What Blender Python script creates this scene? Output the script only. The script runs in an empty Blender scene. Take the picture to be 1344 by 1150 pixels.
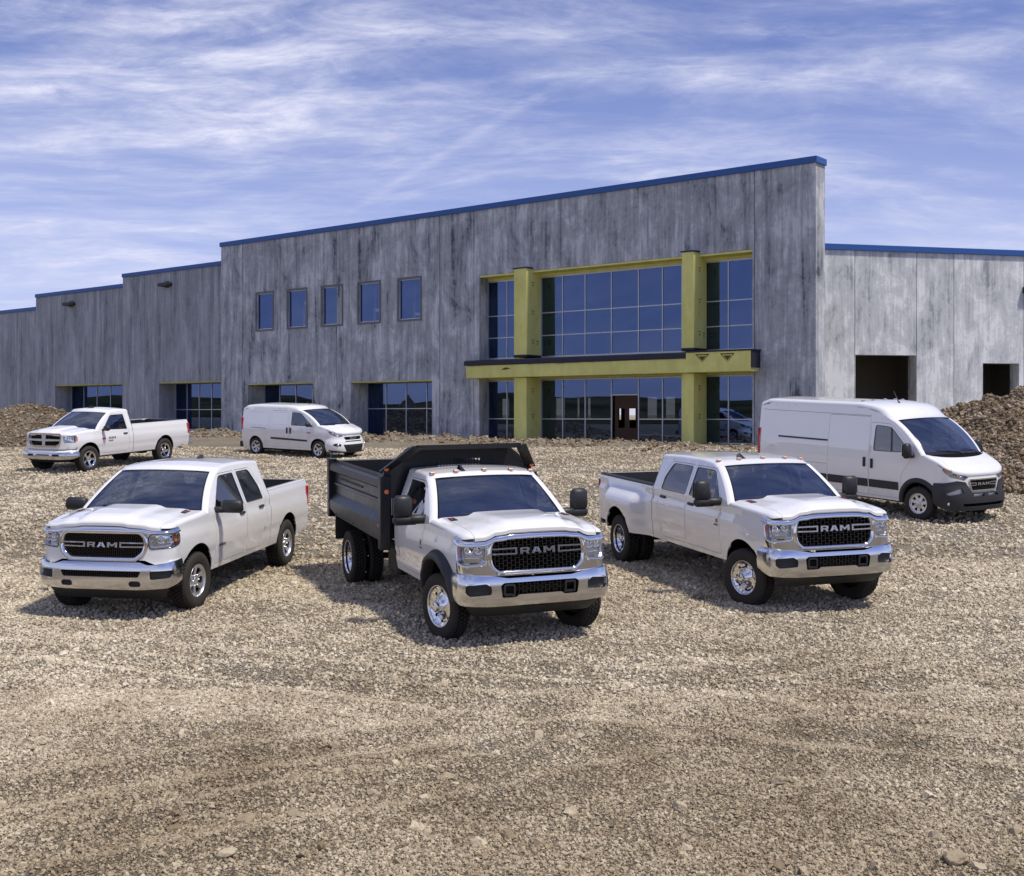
import bpy, bmesh, math, random
import numpy as np
from mathutils import Matrix, Vector
from mathutils.geometry import delaunay_2d_cdt
R = math.radians
rnd = random.Random(7)
scene = bpy.context.scene
COL = scene.collection

# ------------------------------------------------------------------ camera
F = 1550.0                                   # focal length in photo pixels (1344 wide)
cd = bpy.data.cameras.new('camera')
cam = bpy.data.objects.new('camera', cd)
COL.objects.link(cam)
CAM_Z = 3.4
cam.location = (0, 0, CAM_Z)
cam.rotation_euler = (R(90), 0, 0)
cd.sensor_width = 36
cd.lens = 36 * F / 1344
cd.shift_y = -30 / 1344
cd.clip_start = 0.1
cd.clip_end = 8000
scene.camera = cam
scene.render.resolution_x, scene.render.resolution_y = 1024, 876

# ------------------------------------------------------------------ light
SUN_AZ = math.atan2(0.86, -0.50)             # clockwise from +Y : sun to the right, a little behind the camera
SUN_EL = R(64)
sd = Vector((math.sin(SUN_AZ) * math.cos(SUN_EL), math.cos(SUN_AZ) * math.cos(SUN_EL), math.sin(SUN_EL)))
sl = bpy.data.lights.new('sun', 'SUN')
sl.energy = 3.7
sl.angle = R(4.0)
sl.color = (1.0, 0.93, 0.82)
sun = bpy.data.objects.new('sun', sl)
COL.objects.link(sun)
sun.rotation_euler = sd.to_track_quat('Z', 'Y').to_euler()
sun.location = (40, -20, 60)

scene.view_settings.view_transform = 'Standard'
scene.view_settings.look = 'None'
scene.view_settings.gamma = 1
scene.view_settings.use_curve_mapping = False
scene.view_settings.exposure = 0.10


class NT:
    """tiny node-tree helper"""
    def __init__(s, tree):
        s.t = tree
    def n(s, typ, ins=None, **attrs):
        nd = s.t.nodes.new('ShaderNode' + typ)
        for k, v in attrs.items():
            setattr(nd, k, v)
        for k, v in (ins or {}).items():
            sock = nd.inputs[k]
            if isinstance(v, bpy.types.NodeSocket):
                s.t.links.new(v, sock)
            else:
                sock.default_value = v
        return nd
    def ramp(s, fac, stops, interp='LINEAR'):
        nd = s.n('ValToRGB', {0: fac})
        cr = nd.color_ramp
        cr.interpolation = interp
        while len(cr.elements) < len(stops):
            cr.elements.new(0.5)
        for e, (p, c) in zip(cr.elements, stops):
            e.position = p
            e.color = (*c, 1) if isinstance(c, (tuple, list)) else (c, c, c, 1)
        return nd.outputs[0]
    def math(s, op, a, b=0.0, clamp=False):
        return s.n('Math', {0: a, 1: b}, operation=op, use_clamp=clamp).outputs[0]
    def mix(s, f, a, b, blend='MIX'):
        nd = s.n('Mix', data_type='RGBA', blend_type=blend)
        for i, v in ((0, f), (6, a), (7, b)):
            if isinstance(v, bpy.types.NodeSocket):
                s.t.links.new(v, nd.inputs[i])
            else:
                nd.inputs[i].default_value = (*v, 1) if isinstance(v, tuple) and len(v) == 3 else v
        return nd.outputs[2]
    def noise(s, vec, scale, detail=4.0, rough=0.55, dist=0.0):
        return s.n('TexNoise', {'Vector': vec, 'Scale': scale, 'Detail': detail, 'Roughness': rough, 'Distortion': dist}).outputs[0]
    def mapping(s, vec, sc=(1, 1, 1), rot=(0, 0, 0), loc=(0, 0, 0)):
        return s.n('Mapping', {'Vector': vec, 'Scale': sc, 'Rotation': rot, 'Location': loc}).outputs[0]


# ------------------------------------------------------------------ world sky with cirrus
w = bpy.data.worlds.new('World')
scene.world = w
w.use_nodes = True
w.node_tree.nodes.clear()
q = NT(w.node_tree)
sky = q.n('TexSky', sky_type='NISHITA')
sky.sun_disc = False
sky.sun_elevation = SUN_EL
sky.sun_rotation = SUN_AZ
sky.altitude = 1200
sky.air_density = 1.0
sky.dust_density = 0.3
sky.ozone_density = 3.0
geo = q.n('TexCoord').outputs['Generated']
sep = q.n('SeparateXYZ', {0: geo})
zz = q.math('ADD', q.math('MAXIMUM', sep.outputs[2], 0.0), 0.16)
px = q.math('DIVIDE', sep.outputs[0], zz)
py = q.math('DIVIDE', sep.outputs[1], zz)
pv = q.n('CombineXYZ', {0: px, 1: py, 2: 0.0}).outputs[0]
warp = q.n('TexNoise', {'Vector': pv, 'Scale': 0.8, 'Detail': 3.0}).outputs[1]
wv = q.n('VectorMath', {0: warp, 1: (0.5, 0.5, 0.5)}, operation='SUBTRACT').outputs[0]
wv = q.n('VectorMath', {0: wv, 'Scale': 0.45}, operation='SCALE').outputs[0]
pw = q.n('VectorMath', {0: pv, 1: wv}, operation='ADD').outputs[0]
# layered banks, feathered fibres, fine mottling, and a slow density change
c1 = q.noise(q.mapping(pw, (0.95, 1.7, 1), (0, 0, R(12)), (3.1, 5.4, 0)), 1.0, 12.0, 0.64, 0.5)
c2 = q.noise(q.mapping(pw, (1.5, 5.0, 1), (0, 0, R(-30)), (1.0, 2.0, 0)), 1.0, 10.0, 0.66, 0.3)
c4 = q.noise(q.mapping(pv, (5.0, 9.0, 1), (0, 0, R(15)), (0, 0, 0)), 1.0, 8.0, 0.7, 0.6)
c3 = q.noise(q.mapping(pv, (0.42, 0.42, 1), (0, 0, R(30)), (7.3, 1.2, 0)), 1.0, 2.0, 0.5)
m = q.math('MULTIPLY', q.n('MapRange', {0: c1, 1: 0.43, 2: 0.70}).outputs[0], 0.72)
m = q.math('ADD', m, q.math('MULTIPLY', q.n('MapRange', {0: c2, 1: 0.45, 2: 0.72}).outputs[0], 0.55))
m = q.math('MULTIPLY', m, q.n('MapRange', {0: c4, 1: 0.32, 2: 0.62, 3: 0.35, 4: 1.25}).outputs[0])
m = q.math('MULTIPLY', m, q.n('MapRange', {0: c3, 1: 0.30, 2: 0.52, 3: 0.45, 4: 1.15}).outputs[0])
# one old contrail, broken up
lx, ly = 0.124 + 0.432, 2.187 - 3.015
ll = math.hypot(lx, ly)
du_ = q.math('ADD', q.math('MULTIPLY', q.math('ADD', px, 0.432), -ly / ll), q.math('MULTIPLY', q.math('SUBTRACT', py, 3.015), lx / ll))
al = q.math('ADD', q.math('MULTIPLY', q.math('ADD', px, 0.432), lx / ll), q.math('MULTIPLY', q.math('SUBTRACT', py, 3.015), ly / ll))
du_ = q.math('ADD', du_, q.math('MULTIPLY', q.math('SUBTRACT', c4, 0.5), 0.05))
tr_ = q.n('MapRange', {0: q.math('ABSOLUTE', du_), 1: 0.028, 2: 0.0}, interpolation_type='SMOOTHSTEP').outputs[0]
tr_ = q.math('MULTIPLY', tr_, q.n('MapRange', {0: q.math('ABSOLUTE', q.math('SUBTRACT', al, 0.5)), 1: 0.56, 2: 0.44}).outputs[0])
m = q.math('ADD', m, q.math('MULTIPLY', tr_, q.math('MULTIPLY', q.n('MapRange', {0: c2, 1: 0.38, 2: 0.62}).outputs[0], 0.30)))
side = q.n('MapRange', {0: sep.outputs[0], 1: 0.42, 2: -0.30, 3: 0.60, 4: 1.15}).outputs[0]
m = q.math('MULTIPLY', m, side, True)
# thin veil everywhere, thickening towards the horizon
haze = q.n('MapRange', {0: sep.outputs[2], 1: 0.30, 2: 0.05, 3: 0.05, 4: 0.62}).outputs[0]
m = q.math('ADD', haze, q.math('MULTIPLY', m, q.math('SUBTRACT', 1.0, haze)), True)
m = q.math('MULTIPLY', m, 0.92, True)
skyc = q.mix(1.0, sky.outputs[0], (1.10, 1.02, 1.42), 'MULTIPLY')
cloud = q.ramp(c1, [(0.32, (6.6, 6.9, 9.6)), (0.60, (9.3, 9.4, 11.1))])
colr = q.mix(m, skyc, cloud)
bg = q.n('Background', {0: colr, 1: 0.085})
wo = q.n('OutputWorld', {0: bg.outputs[0]})


# ------------------------------------------------------------------ materials
MATS = {}
def mat(name):
    mt = bpy.data.materials.new(name)
    mt.use_nodes = True
    mt.node_tree.nodes.clear()
    MATS[name] = mt
    return mt, NT(mt.node_tree)
def simple(name, col, rough=0.5, metal=0.0, coat=0.0, spec=0.5, bump=0.0, bscale=200.0, emit=None):
    mt, t = mat(name)
    ins = {'Base Color': (*col, 1), 'Roughness': rough, 'Metallic': metal, 'Coat Weight': coat, 'Coat Roughness': 0.04, 'Specular IOR Level': spec}
    oc = t.n('TexCoord').outputs['Object']
    nz = t.noise(oc, 7.0, 5.0)
    ins['Roughness'] = t.n('MapRange', {0: nz, 3: rough * 0.8, 4: rough * 1.25}).outputs[0]
    if bump:
        ins['Normal'] = t.n('Bump', {'Strength': bump, 'Distance': 0.002, 'Height': t.noise(oc, bscale, 3.0)}).outputs[0]
    p = t.n('BsdfPrincipled', ins)
    t.n('OutputMaterial', {0: p.outputs[0]})
    return mt

def paint(name, col):
    mt, t = mat(name)
    oc = t.n('TexCoord').outputs['Object']
    z = t.n('SeparateXYZ', {0: oc}).outputs[2]
    nz = t.noise(oc, 3.0, 6.0, 0.65)
    # road dust low on the panels
    d = t.math('MULTIPLY', t.n('MapRange', {0: z, 1: 1.0, 2: 0.35}).outputs[0], t.n('MapRange', {0: nz, 1: 0.35, 2: 0.75}).outputs[0])
    d = t.math('MULTIPLY', d, 0.22)
    c = t.mix(d, (*col, 1), (0.42, 0.36, 0.28, 1))
    p = t.n('BsdfPrincipled', {'Base Color': c, 'Roughness': 0.30, 'Coat Weight': 1.0, 'Coat Roughness': 0.02,
                               'Coat IOR': 1.85})
    t.n('OutputMaterial', {0: p.outputs[0]})
    return mt
paint('white_paint', (0.85, 0.85, 0.84))
simple('chrome', (0.80, 0.81, 0.83), 0.07, 1.0)
simple('bumper_chrome', (0.74, 0.75, 0.77), 0.17, 1.0)
simple('satin_chrome', (0.60, 0.61, 0.63), 0.26, 1.0)
simple('bright_alloy', (0.66, 0.67, 0.69), 0.30, 0.8)
simple('black_plastic', (0.018, 0.019, 0.021), 0.48, bump=0.15)
simple('dark_grey_plastic', (0.025, 0.026, 0.029), 0.55, bump=0.2)
simple('gloss_black', (0.008, 0.008, 0.009), 0.15, coat=0.6)
simple('tyre_groove', (0.010, 0.010, 0.010), 0.9, spec=0.1)  # undusted rubber, with groove shade put into the colour so the tread shows
simple('matte_black', (0.006, 0.006, 0.006), 0.9, spec=0.1)
simple('tyre_rubber', (0.042, 0.038, 0.033), 0.85, spec=0.25, bump=0.4, bscale=120)
simple('dump_steel', (0.014, 0.015, 0.018), 0.38, coat=0.06, spec=0.35, bump=0.25, bscale=14)
simple('chassis_black', (0.012, 0.012, 0.012), 0.6)
simple('cabin_trim', (0.10, 0.105, 0.115), 0.7)
simple('cabin_seat', (0.16, 0.165, 0.18), 0.75)
simple('amber_lens', (0.85, 0.22, 0.03), 0.15, coat=1.0)
simple('red_lens', (0.45, 0.012, 0.012), 0.15, coat=1.0)
simple('red_print', (0.62, 0.03, 0.03), 0.4)
simple('reflector', (0.82, 0.84, 0.88), 0.08, 1.0)
simple('decal_grey', (0.10, 0.10, 0.11), 0.4)
simple('decal_orange', (0.45, 0.14, 0.04), 0.4)

def thin_glass(name, tint, ior, gloss=(1, 1, 1), rough=0.0):
    mt, t = mat(name)
    g = t.n('NewGeometry')
    c = t.math('ABSOLUTE', t.n('VectorMath', {0: g.outputs['Incoming'], 1: g.outputs['Normal']}, operation='DOT_PRODUCT').outputs['Value'])
    f0 = ((ior - 1) / (ior + 1)) ** 2
    fr = t.math('ADD', f0, t.math('MULTIPLY', 1 - f0, t.math('POWER', t.math('SUBTRACT', 1.0, c), 5.0)))
    tr = t.n('BsdfTransparent', {0: (*tint, 1)})
    gl = t.n('BsdfGlossy', {0: (*gloss, 1), 'Roughness': rough})
    mx = t.n('MixShader', {0: fr, 1: tr.outputs[0], 2: gl.outputs[0]})
    t.n('OutputMaterial', {0: mx.outputs[0]})
    return mt
thin_glass('auto_glass', (0.40, 0.45, 0.55), 2.9, (0.82, 0.90, 1.0))
thin_glass('side_glass', (0.34, 0.36, 0.38), 2.4)
thin_glass('lens_glass', (0.90, 0.92, 0.94), 1.45)
thin_glass('building_glass', (0.36, 0.37, 0.36), 2.5, (0.36, 0.52, 1.0))


# ------------------------------------------------------------------ mesh helpers
class MB:
    def __init__(s):
        s.v = []; s.f = []; s.m = []; s.s = []; s.n = 0
    def add(s, V, Fc, m=0, smooth=False):
        V = np.asarray(V, float).reshape(-1, 3)
        s.v.append(V)
        n = s.n
        for f in Fc:
            s.f.append([int(i) + n for i in f])
        s.m += [m] * len(Fc)
        s.s += [smooth] * len(Fc)
        s.n += len(V)
        return s
    def arr(s):
        return np.concatenate(s.v) if s.v else np.zeros((0, 3))
    def mirror(s):
        o = MB()
        V = s.arr() * np.array([1, -1, 1])
        o.v = [V]; o.n = s.n
        o.f = [f[::-1] for f in s.f]; o.m = list(s.m); o.s = list(s.s)
        return o
    def xf(s, M):
        V = s.arr()
        M = np.array(M)
        s.v = [V @ M[:3, :3].T + M[:3, 3]]
        return s
    def join(s, o):
        n = s.n
        s.v.append(o.arr()); s.f += [[i + n for i in f] for f in o.f]; s.m += o.m; s.s += o.s; s.n += o.n
        return s
    def box(s, c, d, m=0, bev=0.0, taper=None, rot=None):
        """centre, full dims; bev = chamfer; taper=(fx,fy) scale of the top"""
        V, Fc = bevel_box(bev / d[0] if bev else 0, bev / d[1] if bev else 0, bev / d[2] if bev else 0)
        V = V * np.array(d)
        if taper:
            k = (V[:, 2] / d[2] + 0.5)
            V[:, 0] *= 1 + (taper[0] - 1) * k
            V[:, 1] *= 1 + (taper[1] - 1) * k
        if rot is not None:
            V = V @ np.array(rot.to_3x3() if hasattr(rot, 'to_3x3') else rot).T
        return s.add(V + np.array(c), Fc, m)
    def quad(s, pts, m=0):
        return s.add(pts, [list(range(len(pts)))], m)
    def grid(s, P, m=0, smooth=True, flip=False, closeu=False, closev=False):
        P = np.asarray(P, float)
        nu, nv = P.shape[:2]
        Fc = []
        for i in range(nu if closeu else nu - 1):
            for j in range(nv if closev else nv - 1):
                a, b = i * nv + j, ((i + 1) % nu) * nv + j
                c, d = ((i + 1) % nu) * nv + (j + 1) % nv, i * nv + (j + 1) % nv
                Fc.append([a, d, c, b] if flip else [a, b, c, d])
        return s.add(P.reshape(-1, 3), Fc, m, smooth)
    def tube(s, pts, r, m=0, n=8, smooth=True, caps=True):
        pts = [Vector(p) for p in pts]
        rings = []
        up = Vector((0.13, 0.27, 0.95)).normalized()
        for i, p in enumerate(pts):
            a = pts[max(i - 1, 0)]; b = pts[min(i + 1, len(pts) - 1)]
            t = (b - a).normalized()
            u = t.cross(up)
            if u.length < 1e-3: u = t.cross(Vector((1, 0, 0)))
            u.normalize(); v = t.cross(u)
            rr = r[i] if isinstance(r, (list, tuple)) else r
            rings.append([p + u * rr * math.cos(2 * math.pi * k / n) + v * rr * math.sin(2 * math.pi * k / n) for k in range(n)])
        s.grid([[tuple(x) for x in g] for g in rings], m, smooth, closev=True, flip=False)
        if caps:
            s.add([tuple(x) for x in rings[0]], [list(range(n))], m)
            s.add([tuple(x) for x in rings[-1]], [list(range(n))[::-1]], m)
        return s
    def lathe(s, prof, m=0, n=32, axis='y', c=(0, 0, 0), smooth=True):
        """prof: list of (radius, height along the axis)"""
        P = []
        for k in range(n):
            a = 2 * math.pi * k / n
            ca, sa = math.cos(a), math.sin(a)
            row = []
            for r_, h in prof:
                if axis == 'y': row.append((r_ * ca + c[0], h + c[1], r_ * sa + c[2]))
                elif axis == 'z': row.append((r_ * ca + c[0], r_ * sa + c[1], h + c[2]))
                else: row.append((h + c[0], r_ * ca + c[1], r_ * sa + c[2]))
            P.append(row)
        return s.grid(P, m, smooth, closeu=True, flip=(axis == 'y'))
    def build(s, name, mats, parent=None, shade_angle=None, **props):
        me = mesh_from(s, name, mats, shade_angle)
        return link(name, me, parent, **props)

def mesh_from(s, name, mats, shade_angle=None):
    me = bpy.data.meshes.new(name)
    V = s.arr()
    me.from_pydata(V.tolist(), [], s.f)
    if isinstance(mats, str): mats = [mats]
    for mn in mats: me.materials.append(MATS[mn])
    me.polygons.foreach_set('material_index', s.m)
    me.polygons.foreach_set('use_smooth', s.s)
    if shade_angle:
        me.polygons.foreach_set('use_smooth', [True] * len(s.f))
        me.set_sharp_from_angle(angle=R(shade_angle))
    me.update()
    return me
def link(name, me, parent=None, **props):
    o = bpy.data.objects.new(name, me)
    COL.objects.link(o)
    if parent is not None: o.parent = parent
    for k, v in props.items(): o[k] = v
    return o
def thing(name, label, category, group=None, loc=(0, 0, 0), mx=None):
    o = bpy.data.objects.new(name, None)
    COL.objects.link(o)
    o.empty_display_size = 0.3
    if mx is not None: o.matrix_world = mx
    else: o.location = loc
    o['label'] = label; o['category'] = category
    if group: o['group'] = group
    return o

_bb = {}
def bevel_box(bx, by, bz):
    key = (round(bx, 4), round(by, 4), round(bz, 4))
    if key in _bb: return _bb[key]
    if bx == 0:
        V = np.array([(x, y, z) for x in (-.5, .5) for y in (-.5, .5) for z in (-.5, .5)])
        Fc = [[0, 1, 3, 2], [4, 6, 7, 5], [0, 4, 5, 1], [2, 3, 7, 6], [0, 2, 6, 4], [1, 5, 7, 3]]
    else:
        V = []; idx = {}
        for sx in (-1, 1):
            for sy in (-1, 1):
                for sz in (-1, 1):
                    for ax in range(3):
                        p = [sx * (.5 - bx), sy * (.5 - by), sz * (.5 - bz)]
                        p[ax] = (sx, sy, sz)[ax] * .5
                        idx[(sx, sy, sz, ax)] = len(V); V.append(p)
        Fc = []
        for ax in range(3):
            o1, o2 = [a for a in range(3) if a != ax]
            for sg in (-1, 1):
                f = []
                for (a, b) in ((-1, -1), (1, -1), (1, 1), (-1, 1)):
                    k = [0, 0, 0]; k[ax] = sg; k[o1] = a; k[o2] = b
                    f.append(idx[(*k, ax)])
                Fc.append(f)
        for ax in range(3):           # edges along ax
            o1, o2 = [a for a in range(3) if a != ax]
            for a in (-1, 1):
                for b in (-1, 1):
                    k0 = [0, 0, 0]; k0[o1] = a; k0[o2] = b; k1 = list(k0); k0[ax] = -1; k1[ax] = 1
                    Fc.append([idx[(*k0, o1)], idx[(*k1, o1)], idx[(*k1, o2)], idx[(*k0, o2)]])
        for sx in (-1, 1):
            for sy in (-1, 1):
                for sz in (-1, 1):
                    Fc.append([idx[(sx, sy, sz, 0)], idx[(sx, sy, sz, 1)], idx[(sx, sy, sz, 2)]])
        V = np.array(V)
        for f in Fc:
            c = V[f].mean(0); n = np.cross(V[f[1]] - V[f[0]], V[f[2]] - V[f[0]])
            if np.dot(n, c) < 0: f.reverse()
    _bb[key] = (V, Fc)
    return _bb[key]

def inpoly(P, poly):
    P = np.asarray(P, float); poly = np.asarray(poly, float)
    x, y = P[:, 0], P[:, 1]
    ins = np.zeros(len(P), bool)
    x0, y0 = poly[-1]
    for x1, y1 in poly:
        c = ((y1 > y) != (y0 > y))
        if y1 != y0:
            c &= x < (x0 - x1) * (y - y1) / (y0 - y1) + x1
        ins ^= c
        x0, y0 = x1, y1
    return ins
def dens(poly, res):
    out = []
    n = len(poly)
    for i in range(n):
        a = np.array(poly[i], float); b = np.array(poly[(i + 1) % n], float)
        k = max(1, int(math.ceil(np.linalg.norm(b - a) / res)))
        for j in range(k): out.append(a + (b - a) * j / k)
    return np.array(out)
def patch(fn, outer, holes=(), res=0.06, skirt=0.012, flip=False, m=0, ms=None, mb=None, gres=None):
    """triangulate a 2-D outline with holes and map it through fn(u, v) -> points; skirt = depth of the folded edge"""
    mb = mb or MB()
    loops = [dens(outer, res)] + [dens(h, res) for h in holes]
    pts = np.concatenate(loops)
    edges = []; k = 0
    for L in loops:
        edges += [(k + i, k + (i + 1) % len(L)) for i in range(len(L))]
        k += len(L)
    g = gres or res
    lo, hi = loops[0].min(0), loops[0].max(0)
    gx = np.arange(lo[0] + g * .5, hi[0], g); gy = np.arange(lo[1] + g * .43, hi[1], g)
    if len(gx) and len(gy):
        G = np.array(np.meshgrid(gx, gy)).reshape(2, -1).T
        ok = inpoly(G, loops[0])
        for L in loops[1:]: ok &= ~inpoly(G, L)
        G = G[ok]
        if len(G):
            dmin = np.full(len(G), 1e9)
            for i in range(0, len(pts), 200):
                dmin = np.minimum(dmin, np.sqrt(((G[:, None] - pts[None, i:i + 200]) ** 2).sum(2)).min(1))
            G = G[dmin > g * .45]
            pts = np.concatenate([pts, G])
    r = delaunay_2d_cdt([Vector(p) for p in pts], edges, [], 0, 1e-7)
    P2 = np.array([tuple(v) for v in r[0]]); T = np.array(r[2])
    cen = P2[T].mean(1)
    ok = inpoly(cen, loops[0])
    for L in loops[1:]: ok &= ~inpoly(cen, L)
    T = T[ok]
    P3 = fn(P2[:, 0], P2[:, 1])
    if flip: T = T[:, ::-1]
    mb.add(P3, T.tolist(), m, True)
    if skirt:
        e = 1e-3
        du = fn(P2[:, 0] + e, P2[:, 1]) - fn(P2[:, 0] - e, P2[:, 1])
        dv = fn(P2[:, 0], P2[:, 1] + e) - fn(P2[:, 0], P2[:, 1] - e)
        N = np.cross(du, dv); N /= np.maximum(np.linalg.norm(N, axis=1, keepdims=True), 1e-12)
        if flip: N = -N
        cnt = {}
        for t in T.tolist():
            for a, b in ((t[0], t[1]), (t[1], t[2]), (t[2], t[0])):
                if (b, a) in cnt: del cnt[(b, a)]
                else: cnt[(a, b)] = 1
        V = []; Fc = []
        for a, b in cnt:
            k = len(V)
            V += [P3[a], P3[b], P3[b] - N[b] * skirt, P3[a] - N[a] * skirt]
            Fc.append([k + 1, k, k + 3, k + 2])
        mb.add(V, Fc, m if ms is None else ms, False)
    return mb
def rrect(x0, z0, x1, z1, r, n=4):
    out = []
    for cx, cz, a0 in ((x1 - r, z0 + r, -90), (x1 - r, z1 - r, 0), (x0 + r, z1 - r, 90), (x0 + r, z0 + r, 180)):
        for k in range(n + 1):
            a = R(a0 + 90 * k / n)
            out.append((cx + r * math.cos(a), cz + r * math.sin(a)))
    return out
def roundpoly(P, r, n=4):
    """round the corners of a polygon"""
    out = []
    P = [np.array(p, float) for p in P]
    for i in range(len(P)):
        a, b, c = P[i - 1], P[i], P[(i + 1) % len(P)]
        rr = r if not isinstance(r, (list, tuple)) else r[i]
        if rr <= 0: out.append(tuple(b)); continue
        la, lc = np.linalg.norm(a - b), np.linalg.norm(c - b)
        d = min(rr, la * .45, lc * .45)
        p0, p1 = b + (a - b) / la * d, b + (c - b) / lc * d
        for k in range(n + 1):
            t = k / n
            out.append(tuple((1 - t) ** 2 * p0 + 2 * t * (1 - t) * b + t * t * p1))
    return out
def insetpoly(P, d):
    """move every edge inwards by d (polygon either way round)"""
    P = np.array(P, float)
    x, y = P[:, 0], P[:, 1]
    area = 0.5 * (x * np.roll(y, -1) - np.roll(x, -1) * y).sum()
    sg = 1 if area > 0 else -1
    out = []
    n = len(P)
    for i in range(n):
        a, b, c = P[i - 1], P[i], P[(i + 1) % n]
        e1 = (b - a) / max(np.linalg.norm(b - a), 1e-9); e2 = (c - b) / max(np.linalg.norm(c - b), 1e-9)
        n1 = np.array([-e1[1], e1[0]]) * sg; n2 = np.array([-e2[1], e2[0]]) * sg
        mm = n1 + n2; l = np.linalg.norm(mm)
        if l < 1e-6: out.append(tuple(b + n1 * d)); continue
        mm /= l
        out.append(tuple(b + mm * d / max(np.dot(mm, n1), 0.35)))
    return out

# ------------------------------------------------------------------ value noise for terrain
def vnoise(x, y, seed=0):
    xi = np.floor(x).astype(np.int64); yi = np.floor(y).astype(np.int64)
    fx = x - xi; fy = y - yi
    fx = fx * fx * (3 - 2 * fx); fy = fy * fy * (3 - 2 * fy)
    def h(a, b):
        n = (a * 374761393 + b * 668265263 + seed * 974711) & 0x7fffffff
        n = ((n ^ (n >> 13)) * 1274126177) & 0x7fffffff
        return ((n ^ (n >> 16)) & 0xffff) / 65535.0
    return (h(xi, yi) * (1 - fx) + h(xi + 1, yi) * fx) * (1 - fy) + (h(xi, yi + 1) * (1 - fx) + h(xi + 1, yi + 1) * fx) * fy
def fbm(x, y, oct=4, seed=0, g=0.5):
    s = 0; a = 1; t = 0
    for k in range(oct):
        s = s + a * (vnoise(x * 2 ** k + 17.3 * k, y * 2 ** k - 9.1 * k, seed + k) - .5) * 2; t += a; a *= g
    return s / t
# ------------------------------------------------------------------ ground
GY = [-4000, -30, 0, 20, 26, 38, 46, 60, 100, 4000]
GZ = [-3.0, -0.6, 0, 0.78, 1.12, 1.76, 2.16, 2.25, 2.5, 4.0]
def gbase(x, y):
    x = np.asarray(x, float); y = np.asarray(y, float)
    z = 0
    for o in (-1.6, 0, 1.6): z = z + np.interp(y + o, GY, GZ)
    z = z / 3
    # beyond the last row of vehicles the pad lies a little lower on the right-hand side
    z = z - 0.13 * np.exp(-((x + 8.0) / 4.0) ** 2 - ((y - 43) / 3.5) ** 2)
    return z
def ground(x, y):
    x = np.asarray(x, float); y = np.asarray(y, float)
    near = np.clip((y - 2) / 6, 0, 1) * np.clip((70 - y) / 20, 0, 1)
    z = gbase(x, y)
    z = z + near * (0.045 * fbm(x * .35, y * .35, 3, 3) + 0.034 * fbm(x * 1.5, y * 1.5, 4, 11))
    # wheel ruts in front
    for (a, b, c, ww) in ((-.62, 1, 11.6, .22), (-.62, 1, 10.2, .2), (.35, 1, 13.4, .2), (.35, 1, 12.0, .2)):
        d = (a * x + b * y - c) / math.hypot(a, b) + .25 * fbm(x * .2, y * .2, 2, 40)
        z = z - 0.045 * np.exp(-(d / ww) ** 2) * np.clip((16 - y) / 3, 0, 1) + .03 * np.exp(-((np.abs(d) - .38) / .14) ** 2) * np.clip((16 - y) / 3, 0, 1)
    # rough spoil thrown up in front of the walls
    t = (12.12 - x) * .78 + (y - 47.04) * .6258          # metres along the facade
    d = -(x - 12.12) * .6258 - (y - 47.04) * .78         # metres in front of it
    band = np.exp(-((d - 3.6) / 1.7) ** 2) * np.clip((d - .3) / .8, 0, 1) * np.clip((t + 2) / 2, 0, 1)
    z = z + band * (0.10 + 0.75 * np.clip(fbm(x * .7, y * .7, 4, 21), -.35, 1)) * np.where(t < 14, .55, .75)
    return z
def rough(x, y):
    return float(ground(np.array([x]), np.array([y]))[0])
def at(px, py, Y):
    return Vector(((px - 672) / F * Y, Y, CAM_Z - (py - 545) / F * Y))
def on_ground(px, py):
    """where the view ray through a pixel meets the ground"""
    lo, hi = 3.0, 90.0
    for _ in range(50):
        mid = (lo + hi) / 2
        p = at(px, py, mid)
        if p.z > rough(p.x, p.y): lo = mid
        else: hi = mid
    return at(px, py, lo)

mt, t = mat('gravel_ground')
P_ = t.n('NewGeometry').outputs['Position']
big = t.noise(P_, 0.22, 4.0, 0.6)
mid = t.noise(P_, 1.6, 5.0, 0.65)
fine = t.noise(P_, 24.0, 6.0, 0.75)
v1 = t.n('TexVoronoi', {'Vector': P_, 'Scale': 26.0, 'Randomness': 1.0}, feature='F1')
v1e = t.n('TexVoronoi', {'Vector': P_, 'Scale': 26.0, 'Randomness': 1.0}, feature='DISTANCE_TO_EDGE')
v2 = t.n('TexVoronoi', {'Vector': P_, 'Scale': 9.0, 'Randomness': 1.0}, feature='F1')
v2e = t.n('TexVoronoi', {'Vector': P_, 'Scale': 9.0, 'Randomness': 1.0}, feature='DISTANCE_TO_EDGE')
base = t.ramp(t.math('ADD', t.math('MULTIPLY', big, .45), t.math('MULTIPLY', mid, .55)),
              [(0.34, (0.27, 0.222, 0.158)), (0.48, (0.36, 0.31, 0.23)), (0.62, (0.46, 0.405, 0.31))])
cellv = t.n('SeparateColor', {0: v1.outputs[1]}).outputs[0]
cell = t.ramp(cellv, [(0.0, 0.62), (0.5, 0.95), (1.0, 1.30)])
yy_ = t.n('SeparateXYZ', {0: P_}).outputs[1]
soil_vignette = t.n('MapRange', {0: t.math('ADD', yy_, t.math('MULTIPLY', big, 7.0)), 1: 17.5, 2: 11.5, 3: 0.0, 4: 1.0}).outputs[0]  # near ground darkens: browner soil plus lens vignette put into the colour
base = t.mix(soil_vignette, base, t.mix(1.0, base, (0.76, 0.73, 0.68), 'MULTIPLY'))
colr = t.mix(0.8, base, cell, 'MULTIPLY')
fc = t.ramp(fine, [(0.34, 0.55), (0.5, 1.0), (0.66, 1.25)])
colr = t.mix(0.75, colr, fc, 'MULTIPLY')
h1 = t.math('MULTIPLY', t.n('MapRange', {0: v1e.outputs[0], 1: 0.0, 2: 0.22}).outputs[0], t.math('ADD', cellv, .35))
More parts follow.
